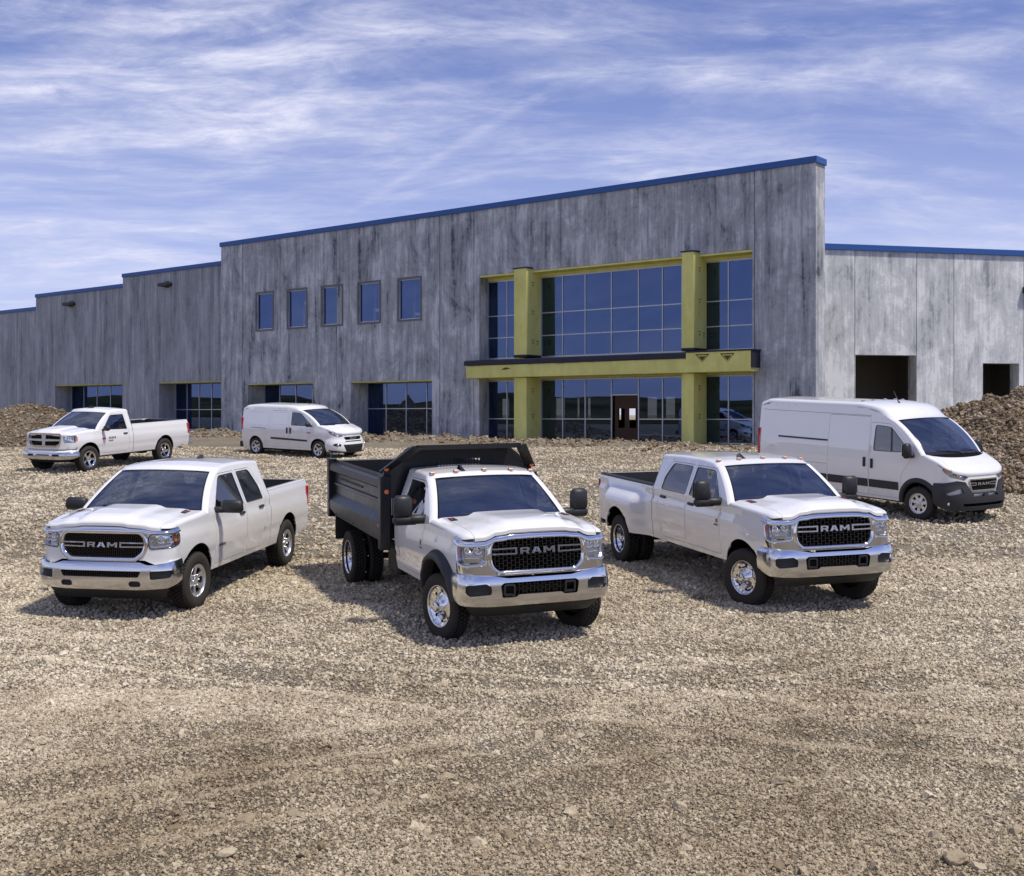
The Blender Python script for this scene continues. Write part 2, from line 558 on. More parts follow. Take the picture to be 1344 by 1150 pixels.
h2 = t.n('MapRange', {0: v2e.outputs[0], 1: 0.0, 2: 0.15}).outputs[0]
hh = t.math('ADD', t.math('MULTIPLY', h1, 1.0), t.math('ADD', t.math('MULTIPLY', h2, 1.0), t.math('MULTIPLY', fine, 1.2)))
bmp = t.n('Bump', {'Strength': 1.0, 'Distance': 0.030, 'Height': hh}).outputs[0]
p = t.n('BsdfPrincipled', {'Base Color': colr, 'Roughness': 0.92, 'Specular IOR Level': 0.15, 'Normal': bmp})
t.n('OutputMaterial', {0: p.outputs[0]})

mt, t = mat('gravel_stone')
oi = t.n('ObjectInfo').outputs['Random']
P_ = t.n('NewGeometry').outputs['Position']
big = t.noise(P_, 0.22, 4.0, 0.6)
mid = t.noise(P_, 1.6, 5.0, 0.65)
bs = t.ramp(t.math('ADD', t.math('MULTIPLY', big, .45), t.math('MULTIPLY', mid, .55)),
            [(0.34, (0.38, 0.315, 0.23)), (0.48, (0.52, 0.455, 0.345)), (0.62, (0.66, 0.595, 0.47))])
cv = t.ramp(oi, [(0.0, (0.62, 0.57, 0.50)), (0.3, (0.88, 0.85, 0.80)), (0.75, (1.06, 1.05, 1.02)), (1.0, (1.30, 1.31, 1.30))])
cs = t.mix(1.0, bs, cv, 'MULTIPLY')
yy_ = t.n('SeparateXYZ', {0: P_}).outputs[1]
soil_vignette = t.n('MapRange', {0: t.math('ADD', yy_, t.math('MULTIPLY', big, 7.0)), 1: 17.5, 2: 11.5, 3: 0.0, 4: 1.0}).outputs[0]  # same nearby darkening on the stones, soil tone and painted vignette together
cs = t.mix(soil_vignette, cs, t.mix(1.0, cs, (0.76, 0.73, 0.68), 'MULTIPLY'))
fn_ = t.noise(P_, 60.0, 4.0, 0.7)
cs = t.mix(0.6, cs, t.ramp(fn_, [(0.3, 0.65), (0.7, 1.25)]), 'MULTIPLY')
p = t.n('BsdfPrincipled', {'Base Color': cs, 'Roughness': 0.85, 'Specular IOR Level': 0.2,
                           'Normal': t.n('Bump', {'Strength': 0.6, 'Distance': 0.006, 'Height': fn_}).outputs[0]})
t.n('OutputMaterial', {0: p.outputs[0]})

mt, t = mat('pile_gravel')
P_ = t.n('NewGeometry').outputs['Position']
big = t.noise(P_, 0.9, 5.0, 0.65)
v1 = t.n('TexVoronoi', {'Vector': P_, 'Scale': 9.0, 'Randomness': 1.0}, feature='F1')
v1e = t.n('TexVoronoi', {'Vector': P_, 'Scale': 9.0, 'Randomness': 1.0}, feature='DISTANCE_TO_EDGE')
fine = t.noise(P_, 15.0, 6.0, 0.75)
base = t.ramp(big, [(0.35, (0.19, 0.145, 0.095)), (0.5, (0.31, 0.25, 0.175)), (0.66, (0.45, 0.385, 0.29))])
cell = t.ramp(t.n('SeparateColor', {0: v1.outputs[1]}).outputs[0], [(0.0, 0.55), (1.0, 1.4)])
colr = t.mix(0.8, base, cell, 'MULTIPLY')
hh = t.math('ADD', t.n('MapRange', {0: v1e.outputs[0], 1: 0.0, 2: 0.2}).outputs[0], t.math('MULTIPLY', fine, 1.6))
p = t.n('BsdfPrincipled', {'Base Color': t.mix(0.7, colr, t.ramp(fine, [(0.32, 0.5), (0.68, 1.3)]), 'MULTIPLY'), 'Roughness': 0.95, 'Specular IOR Level': 0.1,
                           'Normal': t.n('Bump', {'Strength': 1.0, 'Distance': 0.09, 'Height': hh}).outputs[0]})
t.n('OutputMaterial', {0: p.outputs[0]})

mt, t = mat('clod_earth')
oi = t.n('ObjectInfo').outputs['Random']
P_ = t.n('NewGeometry').outputs['Position']
fn_ = t.noise(P_, 9.0, 6.0, 0.7)
cs = t.mix(1.0, t.ramp(oi, [(0.0, (0.16, 0.115, 0.072)), (0.6, (0.28, 0.215, 0.145)), (1.0, (0.44, 0.37, 0.28))]), t.ramp(fn_, [(0.3, 0.6), (0.7, 1.25)]), 'MULTIPLY')
p = t.n('BsdfPrincipled', {'Base Color': cs, 'Roughness': 0.95, 'Specular IOR Level': 0.1, 'Normal': t.n('Bump', {'Strength': 0.8, 'Distance': 0.02, 'Height': fn_}).outputs[0]})
t.n('OutputMaterial', {0: p.outputs[0]})

mt, t = mat('far_hill')
P_ = t.n('NewGeometry').outputs['Position']
cc = t.ramp(t.noise(P_, 0.02, 6.0, 0.6), [(0.35, (0.035, 0.040, 0.020)), (0.55, (0.085, 0.078, 0.042)), (0.7, (0.14, 0.12, 0.075))])
p = t.n('BsdfPrincipled', {'Base Color': cc, 'Roughness': 1.0, 'Specular IOR Level': 0.0})
t.n('OutputMaterial', {0: p.outputs[0]})

def build_ground():
    # polar sheet round the camera: fine in front, coarse elsewhere, out to 3 km
    fr = np.radians(np.linspace(-27, 27, 331))
    ba = np.radians(np.linspace(27, 333, 90))[1:-1]
    ang = np.concatenate([fr, ba])
    rad = np.concatenate([[0.5, 2, 4, 5.5], 6.5 * (80 / 6.5) ** np.linspace(0, 1, 420), 80 * (3000 / 80) ** np.linspace(0, 1, 40)[1:]])
    A, D = np.meshgrid(ang, rad)
    X = np.sin(A) * D; Y = np.cos(A) * D
    Z = ground(X, Y)
    b = MB()
    b.grid(np.stack([X, Y, Z], 2), 0, True, closev=True)
    b.add([(0, 0, 0)] , [])
    c = b.n - 1
    for j in range(len(ang)): b.f.append([j, c, (j + 1) % len(ang)]); b.m.append(0); b.s.append(True)
    o = b.build('ground', 'gravel_ground', kind='structure')
    return o
build_ground()

def build_hills():
    b = MB()
    az = np.radians(np.arange(62, 330, 1.0))
    rows = []
    for k, (d, hf) in enumerate(((420, 0), (520, .55), (640, .9), (760, 1), (1000, .4), (1300, 0))):
        h = 15 + 12 * fbm(az * 6 + k * .3, az * 0 + k * .15, 5, 5)
        X = np.sin(az) * d; Y = np.cos(az) * d
        rows.append(np.stack([X, Y, hf * h * 1.15 - 3 + gbase(X, Y)], 1))
    b.grid(np.array(rows), 0, True, flip=True)
    b.build('hills', 'far_hill', kind='structure')
build_hills()

# ---- heaps of dug earth and gravel
def heap(name, label, cat, cx, cy, rx, ry, h, seed, peaks, n=90, group=None, m='pile_gravel', rot=0.0):
    b = MB()
    u = np.linspace(-1, 1, n)
    U, V = np.meshgrid(u, u)
    ca, sa = math.cos(rot), math.sin(rot)
    LX, LY = U * rx, V * ry
    X = cx + LX * ca - LY * sa; Y = cy + LX * sa + LY * ca
    H = np.zeros_like(U)
    for (a, c, r_, k) in peaks:
        H = np.maximum(H, k * np.clip(1 - (((U - a) ** 2 + (V - c) ** 2) ** .5) / r_, 0, 1) ** .85)
    nz = fbm(X * 1.1, Y * 1.1, 4, seed)
    H = H * h * (1 + .30 * nz) + np.clip(H * 6, 0, 1) * (.16 * fbm(X * 2.6, Y * 2.6, 4, seed + 5) + .05 * fbm(X * 9, Y * 9, 2, seed + 9))
    edge = np.maximum(np.abs(U), np.abs(V)) > .97
    Z = ground(X, Y) - .06 + H
    Z[edge] = ground(X, Y)[edge] - .5
    P0 = np.stack([X, Y, Z], 2)
    c = np.array([cx, cy, float(ground(np.array([cx]), np.array([cy]))[0])])
    b.grid(P0 - c, 0, True, flip=False)
    o = b.build(name, m, None, label=label, category=cat)
    o.location = c
    if group: o['group'] = group
    HEAPS.append((X, Y, Z, H))
    return o
HEAPS = []
heap('gravel_heap', 'tall brown gravel heap rising behind the big white van at the right', 'gravel heap', 16.9, 37.0, 7.4, 5.2, 3.0, 31,
     [(-.12, .05, .72, .88), (.32, .15, .7, .82), (.7, -.1, .6, .8), (-.45, -.2, .45, .42)], 150)
heap('gravel_heap', 'low lumpy gravel heap in front of the tall one, right of the big van', 'gravel heap', 16.2, 30.9, 4.6, 2.9, 1.7, 47,
     [(.35, .2, .9, .95), (-.2, .25, .7, .6)], 110)
heap('earth_mound', 'brown earth mound at the left edge behind the old pickup', 'earth mound', -25.6, 59.5, 6.2, 3.6, 2.5, 61,
     [(.15, 0, .8, .8), (-.4, .1, .7, .9), (.62, -.1, .4, .5)], 100)
heap('earth_mound', 'long flat earth bank on the left in front of the mound', 'earth mound', -21.0, 49.5, 7.5, 4.4, 1.0, 71,
     [(-.3, 0, .9, .9), (.35, .1, .7, .6)], 100)

# ---- loose stones
def stones_nodes(name, mname):
    ng = bpy.data.node_groups.new(name, 'GeometryNodeTree')
    ng.interface.new_socket('Geometry', in_out='INPUT', socket_type='NodeSocketGeometry')
    ng.interface.new_socket('Geometry', in_out='OUTPUT', socket_type='NodeSocketGeometry')
    N = ng.nodes; L = ng.links
    gi = N.new('NodeGroupInput'); go = N.new('NodeGroupOutput')
    join = N.new('GeometryNodeJoinGeometry')
    for k in range(6):
        ico = N.new('GeometryNodeMeshIcoSphere'); ico.inputs['Radius'].default_value = 0.5
        ico.inputs['Subdivisions'].default_value = 2 if k < 3 else 1
        sp = N.new('GeometryNodeSetPosition')
        pos = N.new('GeometryNodeInputPosition')
        nz = N.new('ShaderNodeTexNoise'); nz.noise_dimensions = '4D'
        nz.inputs['W'].default_value = k * 3.7; nz.inputs['Scale'].default_value = 1.9; nz.inputs['Detail'].default_value = 2
        sb = N.new('ShaderNodeVectorMath'); sb.operation = 'SUBTRACT'; sb.inputs[1].default_value = (.5, .5, .5)
        sc = N.new('ShaderNodeVectorMath'); sc.operation = 'SCALE'; sc.inputs['Scale'].default_value = 1.5
        L.new(pos.outputs[0], nz.inputs['Vector'])
        L.new(nz.outputs['Color'], sb.inputs[0]); L.new(sb.outputs[0], sc.inputs[0])
        L.new(ico.outputs['Mesh'], sp.inputs['Geometry']); L.new(sc.outputs[0], sp.inputs['Offset'])
        sm = N.new('GeometryNodeSetMaterial'); sm.inputs['Material'].default_value = MATS[mname]
        L.new(sp.outputs[0], sm.inputs[0])
        g2 = N.new('GeometryNodeGeometryToInstance')
        L.new(sm.outputs[0], g2.inputs[0]); L.new(g2.outputs[0], join.inputs[0])
    iop = N.new('GeometryNodeInstanceOnPoints')
    iop.inputs['Pick Instance'].default_value = True
    m2p = N.new('GeometryNodeMeshToPoints')
    L.new(gi.outputs[0], m2p.inputs['Mesh'])
    L.new(m2p.outputs[0], iop.inputs['Points']); L.new(join.outputs[0], iop.inputs['Instance'])
    def attr(nm, typ):
        a = N.new('GeometryNodeInputNamedAttribute'); a.data_type = typ; a.inputs['Name'].default_value = nm
        return a.outputs['Attribute']
    L.new(attr('rt', 'FLOAT_VECTOR'), iop.inputs['Rotation'])
    L.new(attr('sc', 'FLOAT_VECTOR'), iop.inputs['Scale'])
    L.new(attr('ix', 'INT'), iop.inputs['Instance Index'])
    L.new(iop.outputs[0], go.inputs[0])
    return ng
STONES = stones_nodes('scatter_stones', 'gravel_stone')
CLODS = stones_nodes('scatter_clods', 'clod_earth')
def scatter(name, X, Y, S, rs, surf=None, sink=.18, m='gravel_stone'):
    n = len(X)
    Z = (ground(X, Y) if surf is None else surf) + S * .5 * (1 - sink * 2) * .62
    me = bpy.data.meshes.new(name)
    me.from_pydata(np.stack([X, Y, Z], 1).tolist(), [], [])
    a = me.attributes.new('sc', 'FLOAT_VECTOR', 'POINT')
    SC = np.stack([S * rs.uniform(.8, 1.35, n), S * rs.uniform(.7, 1.1, n), S * rs.uniform(.55, 1.1, n)], 1)
    a.data.foreach_set('vector', SC.ravel())
    a = me.attributes.new('rt', 'FLOAT_VECTOR', 'POINT')
    a.data.foreach_set('vector', np.stack([rs.uniform(-.5, .5, n), rs.uniform(-.5, .5, n), rs.uniform(0, 6.28, n)], 1).ravel())
    a = me.attributes.new('ix', 'INT', 'POINT')
    a.data.foreach_set('value', rs.randint(0, 6, n).astype(np.int32))
    o = link(name, me, kind='stuff')
    me.materials.append(MATS[m])
    md = o.modifiers.new('stones', 'NODES'); md.node_group = STONES if m == 'gravel_stone' else CLODS
    return o
def field(n, y0, y1, smin, smax, power, seed, clump=0.5, pw=0.0):
    rs = np.random.RandomState(seed)
    k = int(n * 1.9)
    # uniform on the ground inside the view wedge
    Y = np.sqrt(rs.uniform(y0 ** 2, y1 ** 2, k))
    X = rs.uniform(-1, 1, k) * (Y * .45 + .5)
    d = fbm(X * .9, Y * .9, 4, seed + 3)
    keep = rs.uniform(0, 1, k) < np.clip(.55 + clump * d * 1.6, .04, 1)
    X, Y = X[keep][:n], Y[keep][:n]
    S = smin * (smax / smin) ** (rs.uniform(0, 1, len(X)) ** power)
    return X, Y, S, rs
if not globals().get('NO_STONES'):
    X, Y, S, rs = field(170000, 7.2, 12.5, .009, .036, 1.9, 101, .25)
    scatter('fine_gravel', X, Y, S, rs)
    X, Y, S, rs = field(170000, 11.3, 21, .014, .048, 1.8, 102, .25)
    scatter('fine_gravel', X, Y, S, rs)
    X, Y, S, rs = field(90000, 18, 46, .032, .09, 1.7, 103, .3)
    scatter('fine_gravel', X, Y, S, rs)
    X, Y, S, rs = field(2200, 7.2, 30, .045, .11, 2.6, 104, 1.0)
    scatter('loose_stones', X, Y, S, rs, sink=.3)
    for k, (HX, HY, HZ, HH) in enumerate(HEAPS):
        rs = np.random.RandomState(60 + k)
        ii = np.argwhere(HH > .08)
        pick = ii[rs.randint(0, len(ii), (34000, 16000, 5000, 4000)[k])]
        f_ = rs.uniform(0, 1, (len(pick), 2)); i0, j0 = np.minimum(pick[:, 0], HX.shape[0] - 2), np.minimum(pick[:, 1], HX.shape[1] - 2)
        def bil(A): return (A[i0, j0] * (1 - f_[:, 0]) + A[i0 + 1, j0] * f_[:, 0]) * (1 - f_[:, 1]) + (A[i0, j0 + 1] * (1 - f_[:, 0]) + A[i0 + 1, j0 + 1] * f_[:, 0]) * f_[:, 1]
        S = .04 * (.17 / .04) ** (rs.uniform(0, 1, len(pick)) ** 2.2)
        scatter('heap_stones', bil(HX), bil(HY), S, rs, surf=bil(HZ), m='clod_earth')
    # coarse stones and clods on the spoil along the walls
    rs = np.random.RandomState(5)
    tt = rs.uniform(-1, 60, 9000); dd = np.abs(rs.normal(3.8, 1.5, 9000)) + .2
    X = 12.12 - .78 * tt - .6258 * dd; Y = 47.04 + .6258 * tt - .78 * dd
    S = .04 * (.20 / .04) ** (rs.uniform(0, 1, 9000) ** 3.0)
    scatter('spoil_clods', X, Y, S, rs, m='clod_earth')
# ------------------------------------------------------------------ building
def concrete(name, lo, hi, streak=1.0, patchy=1.0, seed=0.0):
    mt, t = mat(name)
    oc = t.n('TexCoord').outputs['Object']
    oi = t.n('ObjectInfo').outputs['Random']
    off = t.n('CombineXYZ', {0: t.math('MULTIPLY', oi, 37.0), 1: seed, 2: 0.0}).outputs[0]
    oc = t.n('VectorMath', {0: oc, 1: off}, operation='ADD').outputs[0]
    s1 = t.noise(t.mapping(oc, (1.7, 1.7, .15)), 1.0, 9.0, 0.70, 0.5)
    s2 = t.noise(t.mapping(oc, (7.0, 7.0, .35)), 1.0, 7.0, 0.75, 0.2)
    b1 = t.noise(t.mapping(oc, (.85, .85, .55)), 1.0, 10.0, 0.72, 0.5)
    b2 = t.noise(oc, 6.0, 8.0, 0.75)
    mixv = t.math('ADD', t.math('MULTIPLY', s1, .46 * streak), t.math('MULTIPLY', b1, .40 * patchy))
    mixv = t.math('ADD', mixv, t.math('ADD', t.math('MULTIPLY', s2, .30 * streak), t.math('MULTIPLY', b2, .14)))
    mixv = t.math('DIVIDE', mixv, .76 * streak + .40 * patchy + .14)
    drip = t.math('MULTIPLY', t.n('MapRange', {0: t.noise(t.mapping(oc, (2.2, 2.2, .09)), 1.0, 5.0, 0.7, 0.4), 1: 0.52, 2: 0.66}).outputs[0], t.n('MapRange', {0: t.math('ADD', t.n('SeparateXYZ', {0: t.n('TexCoord').outputs['Object']}).outputs[2], t.math('MULTIPLY', b1, 8.0)), 1: 8.0, 2: 16.0}).outputs[0])
    c = t.ramp(mixv, [(0.415, lo), (0.465, tuple((a * .55 + b * .45) for a, b in zip(lo, hi))), (0.515, tuple((a * .35 + b * .65) for a, b in zip(lo, hi))), (0.555, hi)])
    c = t.mix(t.math('MULTIPLY', drip, 0.45), c, (*[v * .75 for v in lo], 1))
    pour = t.n('SeparateXYZ', {0: oc}).outputs[2]
    p = t.n('BsdfPrincipled', {'Base Color': c, 'Roughness': 0.88, 'Specular IOR Level': 0.2,
                               'Normal': t.n('Bump', {'Strength': 0.5, 'Distance': 0.012, 'Height': mixv}).outputs[0]})
    t.n('OutputMaterial', {0: p.outputs[0]})
concrete('concrete_main', (0.080, 0.093, 0.118), (0.60, 0.625, 0.64), 1.0, 1.45)
concrete('concrete_left', (0.15, 0.165, 0.190), (0.44, 0.46, 0.485), 1.0, .7, 4.0)
concrete('concrete_wing', (0.28, 0.305, 0.32), (0.80, 0.82, 0.82), .8, 1.5, 9.0)
simple('blue_coping', (0.020, 0.095, 0.33), 0.45)
simple('roof_membrane', (0.012, 0.014, 0.03), 0.6, bump=.4, bscale=6)
simple('mullion_alu', (0.52, 0.53, 0.55), 0.35, 0.6)
simple('trim_grey', (0.16, 0.165, 0.17), 0.8)
simple('window_trim', (0.30, 0.29, 0.27), 0.7)
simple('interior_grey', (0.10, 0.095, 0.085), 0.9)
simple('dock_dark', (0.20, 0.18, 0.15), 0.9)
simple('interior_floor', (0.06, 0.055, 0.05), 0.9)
simple('brown_board', (0.055, 0.028, 0.015), 0.8)
simple('board_print', (0.10, 0.085, 0.015), 0.8)
mt, t = mat('yellow_sheathing')
oc = t.n('TexCoord').outputs['Object']
c = t.ramp(t.noise(t.mapping(oc, (1, 1, .4)), 1.3, 6.0, .7), [(0.3, (0.60, 0.575, 0.16)), (0.6, (0.76, 0.74, 0.24)), (0.8, (0.80, 0.79, 0.34))])
p = t.n('BsdfPrincipled', {'Base Color': c, 'Roughness': 0.75})
t.n('OutputMaterial', {0: p.outputs[0]})

BZ = 2.2                                            # height of the building pad
BANG = math.atan2(-.6258, .78)
bmx = Matrix.Translation((12.12, 47.04, BZ)) @ Matrix.Rotation(BANG, 4, 'Z')
bld = thing('warehouse_building', 'unfinished grey concrete building with blue roof edge and yellow entrance behind the vehicles', 'building', mx=bmx)

def fx(px, off=0.0):
    """facade coordinate (metres right of the corner, so <= 0) seen at a photo column, for a plane off metres in"""
    # point = corner + s*(.78,-.6258) + off*(.6258,.78)
    cx, cy = 12.12 + off * .6258, 47.04 + off * .78
    k = (px - 672) / F
    return (k * cy - cx) / (.78 + k * .6258)
def fz(px, py, off=0.0):
    s = fx(px, off)
    Y = 47.04 + off * .78 - s * .6258
    return CAM_Z - (py - 545) / F * Y - BZ

def wallfn(y0):
    return lambda u, v: np.stack([u, np.full_like(u, y0), v], 1)
def panel(par, x0, x1, z0, z1, holes, y0, depth, m, name='wall_panel'):
    g = .018
    b = patch(wallfn(y0), [(x0 + g, z0), (x1 - g, z0), (x1 - g, z1), (x0 + g, z1)], holes, 3.0, depth, False)
    V = b.arr(); c = np.array([(x0 + x1) / 2, y0, z0])
    b.v = [V - c]
    o = b.build(name, m, par)
    o.location = c
    return o
def rect(x0, z0, x1, z1): return [(x0, z0), (x1, z0), (x1, z1), (x0, z1)]

BOT = -1.2
def glazing(par, x0, x1, z0, z1, y, cols, rows, door=None, frame=.07, pane_m='building_glass', trim=None):
    """a window: frame bars (mullion) and one pane object per light"""
    wdw = MB()
    d = .10
    xs = list(cols); zs = list(rows)
    # outer frame
    for zc in (z0 + frame / 2, z1 - frame / 2): wdw.box(((x0 + x1) / 2, 0, zc), (x1 - x0, d, frame))
    for xc in (x0 + frame / 2, x1 - frame / 2): wdw.box((xc, 0, (z0 + z1) / 2), (frame, d, z1 - z0 - 2 * frame))
    V = wdw.arr(); c = np.array([(x0 + x1) / 2, 0, z0]); wdw.v = [V - c]
    w_ = wdw.build('window', 'mullion_alu', par); w_.location = (c[0], y, z0)
    def put(b, name, m):
        V = b.arr(); b.v = [V - c]
        o = b.build(name, m, w_); return o
    fr = .045
    for xc in xs:
        if door and door[0] + .05 < xc < door[1] - .05: continue
        b = MB().box((xc, 0, (z0 + z1) / 2), (fr, d * .8, z1 - z0 - 2 * frame)); put(b, 'mullion', 'mullion_alu')
    X = [x0 + frame] + xs + [x1 - frame]; Z = [z0 + frame] + zs + [z1 - frame]
    for i in range(len(X) - 1):
        xa = X[i] + (fr / 2 if i else 0); xb = X[i + 1] - (fr / 2 if i < len(X) - 2 else 0)
        indoor = door and door[0] - .1 < (xa + xb) / 2 < door[1] + .1
        zz_ = [z0 + frame, door[2], z1 - frame] if indoor else Z
        for j in range(len(zz_) - 1):
            if 0 < j:
                b = MB().box(((xa + xb) / 2, 0, zz_[j]), (xb - xa, d * .7, fr)); put(b, 'transom', 'mullion_alu')
            if indoor and j == 0: continue
            za = zz_[j] + (fr / 2 if j else 0); zb = zz_[j + 1] - (fr / 2 if j < len(zz_) - 2 else 0)
            b = MB().box(((xa + xb) / 2, 0, (za + zb) / 2), (xb - xa, .012, zb - za))
            put(b, 'pane', pane_m)
    return w_, c

def build_main():
    top = 11.3; th = .86
    J = [0, fx(990), fx(628) - .3, fx(575), fx(448), fx(325), fx(290)]
    J = [0, fx(990), fx(622), fx(577), fx(442), fx(318), fx(290)]
    # right plain panel (return face belongs to it)
    panel(bld, J[1], J[0], BOT, top, [], 0, th, 'concrete_main')
    ex0, ex1 = fx(629), fx(988)
    panel(bld, J[2], J[1], BOT, top, [rect(ex0, -.25, ex1 - .02, 8.05)], 0, .70, 'concrete_main')
    panel(bld, J[3], J[2], BOT, top, [], 0, .5, 'concrete_main')
    uw = [(338, 357, 389, 432), (379, 401, 384, 429.5), (424, 447.5, 378, 425.5), (472, 497, 373.5, 421.5), (524.5, 550.5, 367.5, 417.5)]
    ur = []
    for a, b_, c_, d_ in uw:
        xm = (a + b_) / 2
        ur.append((fx(a) - .07, fx(b_) + .07, 6.16, 8.24))
    lw = [(fx(325), fx(411), -.2, 3.03), (fx(460), fx(567), -.2, 3.0)]
    panel(bld, J[4], J[3], BOT, top, [rect(u[0] , u[2], u[1], u[3]) for u in ur[3:]] + [rect(lw[1][0], lw[1][2], lw[1][1], lw[1][3])], 0, 1.25, 'concrete_main')
    panel(bld, J[5], J[4], BOT, top, [rect(u[0], u[2], u[1], u[3]) for u in ur[:3]] + [rect(lw[0][0], lw[0][2], lw[0][1], lw[0][3])], 0, 1.25, 'concrete_main')
    panel(bld, J[6], J[5], BOT, top, [], 0, .8, 'concrete_main')
    for u in ur:
        w_, c = glazing(bld, u[0], u[1], u[2], u[3], .12, [], [], frame=.045)
        # flat plate round the opening
        b = MB()
        b = patch(wallfn(0), rect(u[0] - .10, u[2] - .10, u[1] + .10, u[3] + .10), [rect(u[0], u[2], u[1], u[3])], 2.0, .03)
        b.build('window_trim', 'trim_grey', bld).location = (0, -.03, 0)
    for (a, b_, c_, d_), n, offc in ((lw[0], 4, 0), (lw[1], 4, 0)):
        xs = [a + (b_ - a) * k / n for k in range(1, n)]
        glazing(bld, a, b_, c_, d_, 1.25, xs, [1.55])
        s = MB().box(((a + b_) / 2, .58, d_ - .03), (b_ - a - .02, 1.1, .05)); s.build('soffit_board', 'yellow_sheathing', bld)
    # entrance, set back .7
    yg = .72
    gx = lambda p_: fx(p_, yg)
    colU = [gx(p_) for p_ in (739, 768.5, 803, 838.5, 870)]
    E = [(gx(640), gx(677), [gx(666)]), (gx(710), gx(897), colU), (gx(922), ex1, [gx(956.5)])]
    for i, (a, b_, cs) in enumerate(E):
        glazing(bld, a, b_, 3.95, 7.82, yg, cs, [5.0, 6.08])
        door = (gx(804.5), gx(839), 2.12) if i == 1 else None
        glazing(bld, a, b_, -.05, 2.92, yg, cs, [1.02], door)
    # dark header strip & yellow soffit
    s = MB().box(((ex0 + ex1) / 2, .34, 8.0), (ex1 - ex0 - .03, .66, .08)); s.build('soffit_board', 'yellow_sheathing', bld)
    s = MB().box(((ex0 + ex1) / 2, yg, 7.89), (ex1 - ex0 - .03, .12, .13)); s.build('header_board', 'yellow_sheathing', bld)
    s = MB().box(((ex0 + ex1) / 2, yg + .02, 3.43), (ex1 - ex0 - .03, .1, 1.0)); s.build('spandrel_board', 'yellow_sheathing', bld)
    s = MB().box(((ex0 + ex1) / 2, yg + .02, -.65), (ex1 - ex0 - .03, .2, 1.19)); s.build('footing', 'concrete_left', bld)
    # solid edge walls beside the glass behind the columns
    for pa, pb in ((676, 711), (896, 923)):
        xa, xb = gx(pa), gx(pb)
        s = MB().box(((xa + xb) / 2, yg + .03, 3.85), (xb - xa, .09, 8.1)); s.build('wall_board', 'yellow_sheathing', bld)
    # columns
    for pl, pm in ((674, 690.5), (894.5, 910)):
        q_ = -.45
        xl, xr = fx(pl, q_), fx(pm, q_)
        yc = (q_ + yg) / 2; dy = yg - q_ - .06
        parts = [(3.95, 8.14), (-.6, 2.98)]
        for (za, zb) in parts:
            c_ = MB().box(((xl + xr) / 2, yc, (za + zb) / 2), (xr - xl, dy, zb - za), 0, .01)
            o = c_.build('column', 'yellow_sheathing', bld)
            k = 0
            for zf in ((.82, .50, .17, .16) if za > 1 else (.82, .48, .1)):
                z_ = za + (zb - za) * zf; y_ = yc - dy * (.05 if k != 3 else -.28)
                tri_print(o, (xr + .004, y_, z_), 'x'); k += 1
        cap = MB().box(((xl + xr) / 2, yc, parts[0][1] + .03), (xr - xl + .14, dy + .08, .06), 0, .02)
        cap.build('column_cap', 'roof_membrane', bld)
        sk = MB().box(((xl + xr) / 2, yc, 4.0), (xr - xl + .06, dy + .05, .12), 0, .02); sk.build('column_flashing', 'roof_membrane', bld)
    # canopy
    q_ = -.66
    xl, xr = fx(611.5, q_), fx(986.5, q_)
    zt, zb = 3.84, 3.0
    xm = fx(901, q_)
    c_ = MB().box(((xl + xm) / 2, (q_ + .6) / 2, (3.6 + zb) / 2), (xm - xl - .004, .6 - q_, 3.6 - zb), 0, .01)
    cp = c_.build('canopy', 'yellow_sheathing', bld)
    c_ = MB().box(((xr + xm) / 2, (q_ + .6) / 2 - .03, (zt + zb) / 2), (xr - xm - .004, .66 - q_, zt - zb), 0, .01)
    c_.build('canopy', 'yellow_sheathing', bld)
    for pxx in (922, 955):
        xx = fx(pxx, q_ - .04); tri_print(cp, (xx, q_ - .067, zb + (zt - zb) * .72), 'y', .34, True)
    tri_print(cp, (fx(664, q_), q_ - .004, zb + .42), 'y', .3, False)
    # lapped membrane on top, hanging a little over the edge
    b = MB()
    n = 60
    rows = []
    xs = np.linspace(xl - .1, xm + .1, n)
    hang = 3.66 - .03 - .07 * np.abs(fbm(xs * 1.3, xs * 0, 3, 8))
    P = np.stack([np.stack([xs, np.full(n, .6), np.full(n, 3.92)], 1), np.stack([xs, np.full(n, q_ + .1), np.full(n, 3.87)], 1),
                  np.stack([xs, np.full(n, q_ - .03), np.full(n, 3.82)], 1), np.stack([xs, np.full(n, q_ - .05), hang], 1),
                  np.stack([xs, np.full(n, q_ - .02), hang], 1), np.stack([xs, np.full(n, .6), np.full(n, 3.605)], 1)])
    b.grid(P, 0, False, flip=False, closeu=True)
    b.build('canopy_membrane', 'roof_membrane', bld)
    b = MB().box(((xm + xr) / 2 + .05, (q_ + .55) / 2 - .03, zt + .035), (xr - xm + .12, .6 - q_ + .1, .05), 0, .01)
    b.box((xr + .035, (q_ + .55) / 2 - .03, (zt + zb) / 2 + .1), (.05, .6 - q_ + .04, zt - zb - .1))
    b.build('canopy_membrane', 'roof_membrane', bld)
    # doorway leaf glass inside frame: brown boarded door
    xa, xb = gx(806), gx(838)
    b = MB()
    b = patch(wallfn(yg + .06), rect(xa, 0, xb, 2.1), [rect(xa + .15, .62, (xa + xb) / 2 - .12, 1.5), rect((xa + xb) / 2 + .1, .62, xb - .15, 1.5)], 1, .05)
    b.build('door', 'brown_board', bld)
    # coping
    x0, x1 = J[6], 0
    c_ = MB().box(((x0 + x1) / 2, th / 2 - .02, top + .10), (x1 - x0 + .1, th + .12, .26), 0, .01)
    c_.build('coping', 'blue_coping', bld)
